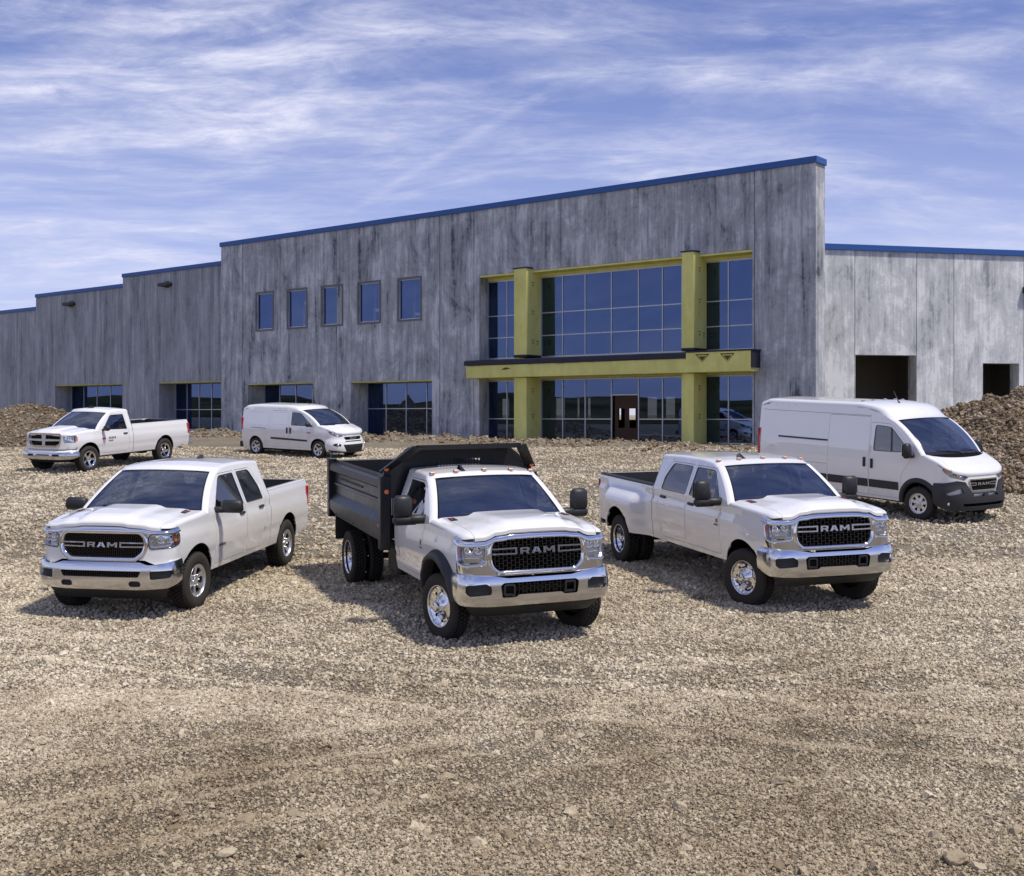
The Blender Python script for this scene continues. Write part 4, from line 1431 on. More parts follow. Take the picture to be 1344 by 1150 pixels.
def wipers(root, S, n=2):
    W = S.ws
    for k, (j0, j1) in enumerate(((4, 12), (14, 22)) if n == 2 else ((3, 11), (13, 21))):
        b = MB()
        pa = W[0, j1] + np.array([.03, 0, .02]); pts = []
        for i in range(5):
            f_ = i / 4
            j = j1 + (j0 - j1) * f_
            ja = int(math.floor(j)); 
            row = W[0, ja] * (1 - .35 * (1 - abs(f_ * 2 - 1)) * .4) + 0
            row = W[0, ja] + (W[1, ja] - W[0, ja]) * (.15 + .8 * f_) + np.array([.012, 0, .022])
            pts.append(tuple(row))
        b.tube(pts, .009, 0, 6)
        b.tube([tuple(pa + np.array([.02, 0, -.02])), pts[0]], .014, 0, 6)
        b.build('wiper', 'black_plastic', root)
def interior(root, S, crew, xf=None, lhd=1):
    b = MB()
    xd = S.A0[0] - .12; zf = S.rocker + .12
    xe = S.xroof_end
    w_ = S.W - .16
    b.box((xd - .02, 0, S.belt - .12), (.42, w_ * 2, .24), 0, .05)
    b.box(((xd + xe) / 2, 0, zf), (xd - xe, w_ * 2, .06), 0)
    ins = b.build('dashboard', 'cabin_trim', root)
    rows = [xd - .88] + ([xd - 1.80] if crew else [])
    for i, xs_ in enumerate(rows):
        if xs_ - .25 < xe + .1: xs_ = xe + .36
        for sy in (-.43, .43):
            b = MB()
            b.box((xs_ + .22, sy, zf + .34), (.52, .52, .22), 0, .06)
            b.box((xs_ - .06, sy, zf + .66), (.17, .50, .64), 0, .06, (.8, .88))
            b.box((xs_ - .12, sy, zf + 1.04), (.10, .26, .18), 0, .04)
            b.build('seat', 'cabin_seat', root)
    # steering wheel
    b = MB()
    c = Vector((xd - .30, .40 * lhd, S.belt - .02)); 
    ring = [(c.x - .19 * math.sin(a) * .45, c.y + .19 * math.cos(a), c.z + .19 * math.sin(a) * .9) for a in np.linspace(0, 2 * math.pi, 25)]
    b.tube(ring, .016, 0, 6, caps=False)
    b.tube([tuple(c), (xd, .40 * lhd, S.belt - .12)], .03, 0, 6)
    b.box(tuple(c), (.04, .14, .08), 0, .01); b.tube([ring[0], ring[12]], .014, 0, 6)
    b.build('steering_wheel', 'black_plastic', root)
    # rear-view mirror and sun visors
    b = MB()
    p_ = S.ws[-2, 12]
    b.box((p_[0] - .12, 0, p_[2] - .10), (.03, .24, .07), 0, .012)
    b.build('rear_view_mirror', 'black_plastic', root)

def handle(par, S, x, z, m='black_plastic', w_=.17, h_=.035, vertical=False):
    y = float(S.ys(x, z))
    d = (w_, .035, h_) if not vertical else (h_ * 1.2, .04, w_)
    for sg in (1, -1):
        pass
    return y, d

def doors(root, S, specs, glass='side_glass', hm='black_plastic'):
    """specs: dicts outline, windows[], handle(x,z)"""
    for sp in specs:
        for sg in (1, -1):
            if sp.get('only') and sg != sp['only']: continue
            out = insetpoly(sp['outline'], .007)
            b = patch(side_fn(S), out, sp.get('windows', []), .07, .03, True)
            if sg < 0: b = b.mirror()
            d = b.build('door', 'white_paint', root)
            for wn in sp.get('windows', []):
                g = patch(side_fn(S, -.012), wn, [], .12, 0, True)
                if sg < 0: g = g.mirror()
                go = g.build('window', glass, d)
                # rubber seal round the glass
                ins = insetpoly(wn, .016)
                r_ = patch(side_fn(S, -.004), wn, [ins], .12, 0.006, True)
                if sg < 0: r_ = r_.mirror()
                r_.build('window_seal', 'gloss_black', d)
            if 'handle' in sp:
                hx, hz = sp['handle']
                y = float(S.ys(hx, hz))
                vert = sp.get('vertical')
                dim = (.19, .045, .045) if not vert else (.065, .05, .22)
                o = MB().box((0, 0, 0), dim, 0, .016).build('door_handle', hm, d)
                o.location = (hx, sg * (y + .014), hz)

def outline_side(S, xn, x_end, arches, top_front, with_roof=True, notch=None):
    """outline of the painted side, anticlockwise seen with x to the right"""
    P = []
    rk = S.rockline
    # along the bottom from the rear to the nose
    P.append((x_end, rk(x_end)))
    for (xc, zc, r, *rest) in sorted(arches):
        z0 = rk(xc)
        P += arch_pts(xc, zc, r, z0, 26, rest[0] if rest else None)
    P.append((xn, S.noselow))
    P.append((xn, float(S.zft(xn))))
    for x in np.linspace(xn, S.A0[0], 10)[1:-1]: P.append((x, float(S.zft(x))))
    ax, az = S.acurve
    for i in range(len(ax)): P.append((ax[i], az[i]))
    if with_roof:
        xe = S.xroof_end
        for x in np.linspace(ax[-1], xe, 12)[1:]: P.append((x, float(S.zrs(x))))
    return P

def headlight(root, S, outline, off=0.0, kind='twin', amber=None):
    """bucket + clear cover; outline in (arc, z) for the left-hand lamp"""
    fo = S.front(off)
    fb = S.front(off - .07)
    for sg in (1, -1):
        hl = MB()
        rim = patch(fo, insetpoly(outline, -.006), [insetpoly(outline, .010)], .05, .075, False)
        back = patch(fb, insetpoly(outline, -.004), [], .05, 0, False, m=1)
        hl.join(rim); hl.join(back)
        O = np.array(outline); c = O.mean(0); lo, hi = O.min(0), O.max(0)
        w_, h_ = hi - lo
        def lamp(u, z, r_, m_, kx=1.3):
            p0 = S.front(off - .055)(np.array([u]), np.array([z]))[0]
            hl.lathe([(r_ * 1.1, .0), (r_, .02), (r_ * .8, .006), (r_ * .45, .012), (.001, .028)], m_, 20, 'x', tuple(p0))
        if kind == 'twin':
            for k in (.20, .50):
                lamp(lo[0] + w_ * k, lo[1] + h_ * .66, h_ * .22, 1)
            bx = S.front(off - .04)
            q_ = [(lo[0] + w_ * .12, lo[1] + h_ * .10), (lo[0] + w_ * .72, lo[1] + h_ * .10), (lo[0] + w_ * .72, lo[1] + h_ * .30), (lo[0] + w_ * .12, lo[1] + h_ * .30)]
            patch(bx, roundpoly(q_, .015), [], .06, .03, False, m=1, mb=hl)
            q_ = [(lo[0] + w_ * .05, lo[1] + h_ * .36), (lo[0] + w_ * .80, lo[1] + h_ * .36), (lo[0] + w_ * .80, lo[1] + h_ * .42), (lo[0] + w_ * .05, lo[1] + h_ * .42)]
            patch(bx, q_, [], .06, .02, False, m=0, mb=hl)
        else:
            lamp(lo[0] + w_ * .32, lo[1] + h_ * .55, h_ * .27, 1)
            lamp(lo[0] + w_ * .62, lo[1] + h_ * .52, h_ * .20, 1)
        if sg < 0: hl = hl.mirror()
        ho = hl.build('headlight', ['satin_chrome', 'reflector'], root)
        cv = patch(S.front(off + .003), outline, [], .05, 0, False)
        if sg < 0: cv = cv.mirror()
        cv.build('lens', 'lens_glass', ho)
        if amber:
            am = patch(S.front(off - .02), amber, [], .05, .02, False)
            if sg < 0: am = am.mirror()
            am.build('turn_signal', 'amber_lens', ho)
# orientation note: patch() on front(): du x dv with u=+y, v=+z gives +x, outward
# ---- truck bodies
def clone_shell(S, **k):
    d = {a: b for a, b in S.__dict__.items() if a not in ('_pt', '_Wn')}
    d.update(k)
    return Shell(**d)
def hexmesh(par, fn, poly, cw, chh, name='grille_mesh', m='gloss_black', th=.007, dp=.022):
    P = np.array(poly); lo, hi = P.min(0), P.max(0)
    b = MB(); seen = set()
    nrow = int((hi[1] - lo[1]) / chh) + 3; ncol = int((hi[0] - lo[0]) / cw) + 3
    E = []
    cx, cz = (lo + hi) / 2
    for r_ in range(-nrow // 2 - 1, nrow // 2 + 2):
        for c_ in range(-ncol // 2 - 1, ncol // 2 + 2):
            x = cx + (c_ + (r_ % 2) * .5) * cw; z = cz + r_ * chh
            v = [(x - cw * .33, z + chh / 2), (x + cw * .33, z + chh / 2), (x + cw * .5, z), (x + cw * .33, z - chh / 2)]
            v = [(x - cw * .30, z + chh * .5), (x + cw * .30, z + chh * .5)]
            E.append((v[0], v[1]))
            E.append((v[1], (x + cw * .5 + cw * .0, z + chh * 0))) if False else None
            # slanted walls to the two lower cells
            E.append(((x + cw * .30, z + chh * .5), (x + cw * .5 + cw * .20 - cw * .5 + cw * .0 + cw * .0, z + chh * .5))) if False else None
            E.append(((x + cw * .30, z + chh * .5), (x + cw * .20 + cw * .0, z - chh * .5))) if False else None
            E.append(((x + cw * .30, z + chh * .5), (x + cw * .20, z + chh * 1.5))) if False else None
            E.append(((x - cw * .30, z + chh * .5), (x - cw * .20, z - chh * .5)))
            E.append(((x + cw * .30, z + chh * .5), (x + cw * .20, z - chh * .5)))
    mids = np.array([((a[0] + c[0]) / 2, (a[1] + c[1]) / 2) for a, c in E])
    ends = np.array([a for a, c in E] ); ende = np.array([c for a, c in E])
    ok = inpoly(mids, poly) & (inpoly(ends, poly) | inpoly(ende, poly))
    for (a, c), o in zip(E, ok):
        if not o: continue
        a = np.array(a); c = np.array(c); d = c - a; l = np.linalg.norm(d)
        n_ = np.array([-d[1], d[0]]) / l * th / 2
        q_ = np.array([a + n_, a - n_, c - n_, c + n_])
        A = fn(q_[:, 0], q_[:, 1])
        B = A + np.array([-dp, 0, 0])
        V = np.concatenate([A, B])
        b.add(V, [[0, 1, 2, 3], [0, 4, 5, 1], [1, 5, 6, 2], [2, 6, 7, 3], [3, 7, 4, 0]])
    return b.build(name, m, par)
def sym(P):
    """mirror a half outline given from the middle outwards"""
    return [(-u, v) for u, v in P[::-1]] + list(P) if P[0][0] > 1e-6 else [(-u, v) for u, v in P[::-1][:-1]] + list(P)
def top_curve(S, smax, n=41, drop=.006):
    s_ = np.linspace(-smax, smax, n)
    x, y = S.plan(s_)
    z = S.hood_z(x, y * (S.yb(S.X0 - S.D) / S._Wn) * .9995)
    return s_, z - drop

def front_bumper(root, S, zb, zt, X, W_, D_, n_, holes, inner, dam, m='bumper_chrome', bulge=.035, top=None, name='bumper', sm=None, seatz=None):
    B = clone_shell(S, X0=X, W=W_ + S.nosein + S.upin * .35, D=D_, n=n_, rake=0)
    B.plan(0); sm = sm or B.smax() + .10
    zm = (zb + zt) / 2; hh = (zt - zb) / 2
    prof = lambda z: bulge * (1 - np.abs((z - zm) / hh) ** 2.6)
    def fn(off):
        def f(u, z):
            x, y = B.plan(u); e = 1e-3
            x2, y2 = B.plan(u + e); x1, y1 = B.plan(u - e)
            l = np.maximum(np.hypot(x2 - x1, y2 - y1), 1e-9)
            o = off + prof(z)
            return np.stack([x + (y2 - y1) / l * o, y - (x2 - x1) / l * o, z + 0 * u], 1)
        return f
    top = top or [(0, zt), (sm * .55, zt), (sm, zt)]
    outl = sym([(0, zb + .0), (sm * .5, zb + .0), (sm * .8, zb + .02), (sm, zb + .10)])
    outl = outl + [(u, v) for u, v in sym(top)][::-1]
    outl = roundpoly(outl, .02, 2)
    b = patch(fn(0), outl, holes, .028, .05, False)
    bo = b.build(name, m, root)
    return B, fn, bo, outl

def ring_profile(front, loop, prof):
    """closed moulding along a loop: prof = (inset, proud) pairs"""
    L = dens(loop, .03)
    rows = []
    for d_, o_ in prof:
        q_ = np.array(insetpoly(L, d_))
        rows.append(front(o_)(q_[:, 0], q_[:, 1]))
    return MB().grid(np.array(rows), 0, True, closev=True)
def brow(S, par, s_, zt_, h, low=None):
    """rounded chrome lip that leans back towards the bonnet edge"""
    rows = []
    for k, (f_, o_) in enumerate(((1.07, .004), (1.0, .014), (.85, .026), (.55, .040), (.25, .048), (.05, .044), (0, .0))):
        z = zt_ - h + h * f_ if low is None else low + (zt_ - low) * f_
        rows.append(S.front(o_)(s_, z))
    MB().grid(np.array(rows), 0, True).build('brow_trim', 'chrome', par)
def hd_front(root, S, mesh='hex', bar='satin_chrome'):
    S.plan(0)
    sm = S.smax() + .02
    UP = .055
    up = lambda P: [(u, v + UP) for u, v in P]
    zlow = .84 + UP
    gh_half = [(0, .905), (.50, .905), (.575, .97), (.59, 1.06), (.58, 1.21), (.50, 1.325), (.15, 1.345), (0, 1.345)]
    ghole = roundpoly([(u, v + UP) for u, v in gh_half[1:-1]] + [(-u, v + UP) for u, v in gh_half[1:-1]][::-1], .035, 3)
    lamp = roundpoly(up([(.665, 1.00), (.93, .975), (1.05, 1.00), (1.08, 1.18), (1.06, 1.245), (.69, 1.25), (.665, 1.20)]), .03, 3)
    lampR = [(-u, v) for u, v in lamp]
    s_, zt_ = top_curve(S, sm)
    outl = [(-sm, zlow + .02), (-.5, zlow), (.5, zlow), (sm, zlow + .02)] + list(zip(s_[::-1], zt_[::-1]))
    b = patch(S.front(0), outl, [ghole, lamp, lampR], .03, .04, False)
    fc = b.build('front_fascia', 'chrome', root)
    # thick chrome brow under the bonnet edge, arching over the grille
    brow(S, fc, s_, zt_, .075)
    ring_profile(S.front, ghole, [(.012, -.05), (0, .0), (-.012, .022), (-.030, .026), (-.050, .012), (-.062, -.01)]).build('grille_surround', 'chrome', fc)
    for P_ in (lamp, lampR): ring_profile(S.front, P_, [(.004, -.03), (-.006, .010), (-.018, .012), (-.030, -.004)]).build('lamp_bezel', 'chrome', fc)
    gr = patch(S.front(-.09), insetpoly(ghole, -.02), [], .12, 0, False).build('grille', 'matte_black', root)
    fn = S.front(-.012)
    if mesh == 'hex': hexmesh(gr, fn, ghole, .118, .036, th=.008)
    else: hexmesh(gr, fn, ghole, .105, .030, th=.007)
    # crossbar brackets
    zc = 1.135 + UP
    for sg in (1, -1):
        q_ = [(.27, zc - .042), (.585, zc - .038), (.585, zc - .020), (.295, zc - .024), (.295, zc + .024), (.585, zc + .022), (.585, zc + .040), (.27, zc + .044)]
        if sg < 0: q_ = [(-u, v) for u, v in q_][::-1]
        patch(S.front(.014), q_, [], .05, .03, False).build('crossbar', bar, gr)
    ram_text(gr, S.front(.016), 0, zc, .078, 1.42, bar)
    headlight(root, S, lamp, 0.0, 'twin', roundpoly(up([(1.035, 1.05), (1.06, 1.05), (1.075, 1.2), (1.045, 1.2)]), .008, 2))
    # bumper
    ub = lambda P: [(u * 1.05, (v - .63) * 1.15 + .725) for u, v in P]
    fog = roundpoly(ub([(.60, .60), (.84, .585), (.88, .62), (.88, .70), (.66, .715), (.60, .68)]), .02, 3)
    mid_ = roundpoly(ub([(-.47, .56), (-.30, .56), (-.27, .585), (.27, .585), (.30, .56), (.47, .56), (.49, .69), (.45, .715), (-.45, .715), (-.49, .69)]), .02, 3)
    top = [(0, .875), (.42, .875), (.58, .905), (1.0, .925), (1.30, .915)]
    B, fn_, bo, ol = front_bumper(root, S, .535, .925, S.X0 + .045, .975, .31, 4.2, [fog, [(-u, v) for u, v in fog], mid_], None, None, top=top, bulge=.04, sm=1.27)
    for sg in (1, -1):
        P = [(u * sg, v) for u, v in insetpoly(fog, -.015)]
        ins = patch(fn_(-.045), P, [], .06, 0, False)
        ins.build('fog_lamp_blank', 'black_plastic', bo)
        ring = patch(fn_(.006), [(u * sg, v) for u, v in insetpoly(fog, -.016)], [[(u * sg, v) for u, v in fog]], .05, .02, False)
        ring.build('trim_ring', 'chrome', bo)
        hk = ub(rrect(.31 * 1, .575, .45, .70, .025))
        hk = [(u * sg, v) for u, v in hk]
        patch(fn_(-.004), hk, [insetpoly(hk, .022)], .05, .05, False).build('tow_hook_frame', 'black_plastic', bo)
        h = MB(); y_ = .38 * sg
        h.tube([(B.X0 - .05, y_ - .05, .65), (B.X0 + .0, y_ - .045, .66), (B.X0 + .015, y_, .675), (B.X0, y_ + .045, .66), (B.X0 - .05, y_ + .05, .65)], .012, 0, 8)
        h.build('tow_hook', 'black_plastic', bo)
    patch(fn_(-.12), insetpoly(mid_, -.03), [], .1, 0, False).build('lower_intake', 'matte_black', bo)
    hexmesh(bo, fn_(-.02), ub(rrect(-.28, .592, .28, .708, .01)), .10, .028, 'lower_mesh', 'gloss_black', .007)
    # air dam
    dm = sym([(0, .38), (.8, .38), (1.02, .44)]) + sym([(0, .56), (1.02, .56)])[::-1]
    patch(fn_(-.07), dm, [rrect(-.22, .50, -.02, .52, .006), rrect(.02, .50, .22, .52, .006)], .08, .02, False).build('air_dam', 'black_plastic', root)
    return B

def lt_front(root, S, bar='satin_chrome'):
    """half-ton front: painted nose, chrome ring, thin chrome eyebrow"""
    S.plan(0)
    sm = S.smax() + .02
    zlow = .745
    g = [(.46, .845), (.555, .92), (.585, 1.01), (.575, 1.10), (.53, 1.155)]
    ghole = roundpoly(g + [(-u, v) for u, v in g][::-1], .03, 3)
    lamp = roundpoly([(.675, .965), (.98, .985), (1.12, 1.02), (1.13, 1.155), (.70, 1.15), (.655, 1.11)], .025, 3)
    lampR = [(-u, v) for u, v in lamp]
    s_, zt_ = top_curve(S, sm)
    outl = [(-sm, zlow + .05), (-.75, zlow - .0), (-.60, zlow + .06), (.60, zlow + .06), (.75, zlow), (sm, zlow + .05)] + list(zip(s_[::-1], zt_[::-1]))
    fc = patch(S.front(0), outl, [ghole, lamp, lampR], .05, .04, False).build('front_fascia', 'white_paint', root)
    O = insetpoly(ghole, -.055)
    O = [(u * (1.0), min(v, 1.22)) for u, v in O]
    ring_profile(S.front, ghole, [(.012, -.05), (0, .0), (-.014, .024), (-.045, .030), (-.062, .016), (-.075, -.01)]).build('grille_surround', 'chrome', fc)
    for P_ in (lamp, lampR): ring_profile(S.front, P_, [(.003, -.02), (-.004, .006), (-.012, .006), (-.018, -.004)]).build('lamp_bezel', 'gloss_black', fc)
    m_ = np.abs(s_) < 1.14
    sel = s_[m_]; zz = zt_[m_]
    brow(S, fc, sel, zz, .05, np.where(np.abs(sel) < .60, 1.185, 1.165))
    gr = patch(S.front(-.08), insetpoly(ghole, -.02), [], .12, 0, False).build('grille', 'matte_black', root)
    hexmesh(gr, S.front(-.02), ghole, .060, .020, th=.007)
    zc = 1.012
    for sg in (1, -1):
        q_ = [(.25, zc - .035), (.58, zc - .032), (.58, zc - .014), (.275, zc - .018), (.275, zc + .020), (.58, zc + .018), (.58, zc + .036), (.25, zc + .038)]
        if sg < 0: q_ = [(-u, v) for u, v in q_][::-1]
        patch(S.front(.012), q_, [], .05, .03, False).build('crossbar', bar, gr)
    ram_text(gr, S.front(.014), 0, zc, .068, 1.55, bar)
    headlight(root, S, lamp, 0.0, 'twin2', roundpoly([(1.03, 1.04), (1.09, 1.04), (1.10, 1.12), (1.04, 1.12)], .01, 2))
    fog = roundpoly([(.70, .555), (.95, .575), (1.0, .675), (.70, .67)], .025, 3)
    up = roundpoly([(-.54, .585), (.54, .585), (.58, .67), (-.58, .67)], .02, 3)
    hook = roundpoly([(.42, .455), (.56, .455), (.58, .50), (.55, .535), (.43, .535), (.405, .50)], .02, 3)
    fl = [(-u, v) for u, v in fog]; hl_ = [(-u, v) for u, v in hook]
    top = [(0, .785), (.56, .785), (.66, .75), (.80, .75), (1.0, .79), (1.24, .80)]
    B, fn_, bo, ol = front_bumper(root, S, .41, .79, S.X0 + .045, .985, .37, 3.5, [fog, fl, up, hook, hl_], None, None, top=top, bulge=.035, sm=1.16)
    patch(fn_(-.06), insetpoly(up, -.02), [], .1, 0, False).build('lower_intake', 'matte_black', bo)
    hexmesh(bo, fn_(-.02), up, .07, .02, 'lower_mesh', 'gloss_black', .006)
    for sg in (1, -1):
        patch(fn_(-.04), [(u * sg, v) for u, v in insetpoly(fog, -.012)], [], .06, 0, False).build('fog_lamp_blank', 'black_plastic', bo)
        patch(fn_(.008), [(u * sg, v) for u, v in insetpoly(fog, -.016)], [[(u * sg, v) for u, v in fog]], .05, .02, False).build('trim_ring', 'chrome', bo)
        patch(fn_(-.05), [(u * sg, v) for u, v in insetpoly(hook, -.012)], [], .06, 0, False).build('tow_hook_recess', 'black_plastic', bo)
    dm = sym([(0, .25), (.8, .25), (.98, .31)]) + sym([(0, .43), (1.0, .43)])[::-1]
    patch(fn_(-.08), dm, [], .08, .02, False).build('air_dam', 'black_plastic', root)
    return B

def classic_front(root, S):
    S.plan(0)
    sm = S.smax() + .02
    g = [(.44, .84), (.56, .90), (.60, 1.12), (.58, 1.17)]
    ghole = roundpoly(g + [(-u, v) for u, v in g][::-1], .04, 3)
    lamp = roundpoly([(.70, .93), (1.02, .93), (1.16, 1.02), (1.10, 1.13), (.72, 1.15), (.66, 1.08)], .03, 3)
    s_, zt_ = top_curve(S, sm)
    outl = [(-sm, .74), (0, .72), (sm, .74)] + list(zip(s_[::-1], zt_[::-1]))
    fc = patch(S.front(0), outl, [ghole, lamp, [(-u, v) for u, v in lamp]], .06, .04, False).build('front_fascia', 'white_paint', root)
    patch(S.front(.03), insetpoly(ghole, -.045), [ghole], .06, .07, False).build('grille_surround', 'chrome', fc)
    gr = patch(S.front(-.07), insetpoly(ghole, -.02), [], .12, 0, False).build('grille', 'matte_black', root)
    cross = MB()
    c1 = [(-.06, .84), (.06, .84), (.055, .97), (.60, .985), (.60, 1.035), (.07, 1.04), (.085, 1.18), (-.085, 1.18), (-.07, 1.04), (-.60, 1.035), (-.60, .985), (-.055, .97)]
    patch(S.front(.02), roundpoly(c1, .02, 2), [], .06, .05, False).build('crossbar', 'satin_chrome', gr)
    for k in range(7):
        z = .865 + k * .047
        patch(S.front(-.02), [(-.56, z), (.56, z), (.56, z + .012), (-.56, z + .012)], [], .15, .03, False).build('grille_bar', 'gloss_black', gr)
    headlight(root, S, lamp, 0.0, 'twin2', roundpoly([(1.06, .97), (1.11, .97), (1.13, 1.08), (1.07, 1.10)], .01, 2))
    B, fn_, bo, ol = front_bumper(root, S, .42, .64, S.X0 + .05, .98, .42, 3.0, [roundpoly([(.36, .52), (.60, .52), (.60, .585), (.36, .585)], .02, 2), roundpoly([(-.36, .52), (-.60, .52), (-.60, .585), (-.36, .585)], .02, 2), roundpoly([(-.25, .545), (.25, .545), (.25, .575), (-.25, .575)], .01, 2)], None, None, sm=1.25, bulge=.03)
    for sg in (1, -1):
        patch(fn_(-.05), rrect(min(.34 * sg, .62 * sg), .50, max(.34 * sg, .62 * sg), .60, .02), [], .1, 0).build('bumper_recess', 'black_plastic', bo)
        p0 = fn_(0)(np.array([.80 * sg]), np.array([.53]))[0]
        l_ = MB(); l_.lathe([(.055, -.01), (.055, .008), (.04, .012), (.001, .004)], 0, 16, 'x', tuple(p0)); l_.build('fog_lamp', 'reflector', bo)
    patch(fn_(-.01), sym([(0, .645), (.6, .645), (1.25, .66)]) + sym([(0, .76), (1.25, .76)])[::-1], [], .07, .04, False).build('bumper_cover', 'white_paint', root)
    patch(fn_(-.09), sym([(0, .30), (.9, .34)]) + sym([(0, .44), (.95, .44)])[::-1], [], .08, .02, False).build('air_dam', 'black_plastic', root)
    return B

def arch_liners(root, S, arches, depth=.42):
    for (xc, zc, r, *rest) in arches:
        r2 = rest[0] if rest else None
        A = arch_pts(xc, zc, r + .0, S.rockline(xc) - .02, 20, r2)
        x = np.array([p_[0] for p_ in A]); z = np.array([p_[1] for p_ in A])
        y = S.ys(x, z)
        b = MB()
        b.grid(np.array([np.stack([x, y - .012, z], 1), np.stack([x, y - .012 - depth, z], 1)]), 0, True)
        yi = float(S.W - .012 - depth - .05)
        V = [(xx, yi, zz) for xx, zz in A]
        b.add(V, [list(range(len(V)))])
        both(b, 'wheel_well', 'matte_black', root)
def underbody(root, S, x0, x1, wb, extra=()):
    b = MB()
    for sg in (1, -1): b.box(((x0 + x1) / 2, .42 * sg, S.rocker - .02), (x1 - x0, .09, .16))
    for xa in (0, -wb):
        b.tube([(xa, -.85, .40), (xa, .85, .40)], .05, 0, 10)
        b.box((xa, .0 if xa else .25, .40), (.30, .34, .26), 0, .05)
    b.box((-1.6, .1, S.rocker), (1.6, .5, .14), 0, .03)
    b.tube([(-.6, -.3, S.rocker - .1), (-wb + .5, -.35, S.rocker - .08)], .04, 0, 8)
    for xx in np.linspace(x0 + .2, x1 - .3, 5): b.box((xx, 0, S.rocker + .0), (.08, .84, .08))
    b.box(((.3 + x0) / 2 + .1, 0, S.rocker + .06), (.3 - x0 - 1.2 if False else 1.9, 1.5, .02))
    b.build('chassis_frame', 'chassis_black', root)

def clearance_lights(root, S, n=5, amber='amber_lens', fin=-.28):
    G = S.roofgrid
    ks = {5: (4, 10, 15, 20, 26)}[n]
    for k in ks:
        p_ = G[3, k] * .6 + G[4, k] * .4
        b = MB().box((0, 0, 0), (.075, .085, .035), 0, .012, (.7, .8)); o = b.build('marker_light', 'satin_chrome', root); o.location = (p_[0], p_[1], p_[2] + .014)
        b = MB().box((0, 0, 0), (.03, .05, .022), 0, .006); l_ = b.build('marker_lens', amber, o); l_.location = (.03, 0, .004)
    fin_antenna(root, S, fin)
def fin_antenna(root, S, y, xo=-.10, m='gloss_black'):
    G = S.roofgrid
    j = int(round((y / abs(G[3, 0, 1]) + 1) / 2 * 30)); p_ = G[4, max(2, min(28, j))]
    V = []
    prof = [(-.13, 0), (-.11, .07), (-.06, .085), (.02, .045), (.10, .012), (.12, 0)]
    for sy, k in ((-1, 1), (1, 1)):
        for (x, z) in prof: V.append((x, sy * (.032 * (1 - z / .12)), z))
    n = len(prof)
    b = MB().add(V, [list(range(n)), list(range(n, 2 * n))[::-1]] + [[i, i + 1, n + i + 1, n + i] for i in range(n - 1)])
    o = b.build('roof_antenna', m, root); o.location = (p_[0] + xo, y, p_[2] - .004)

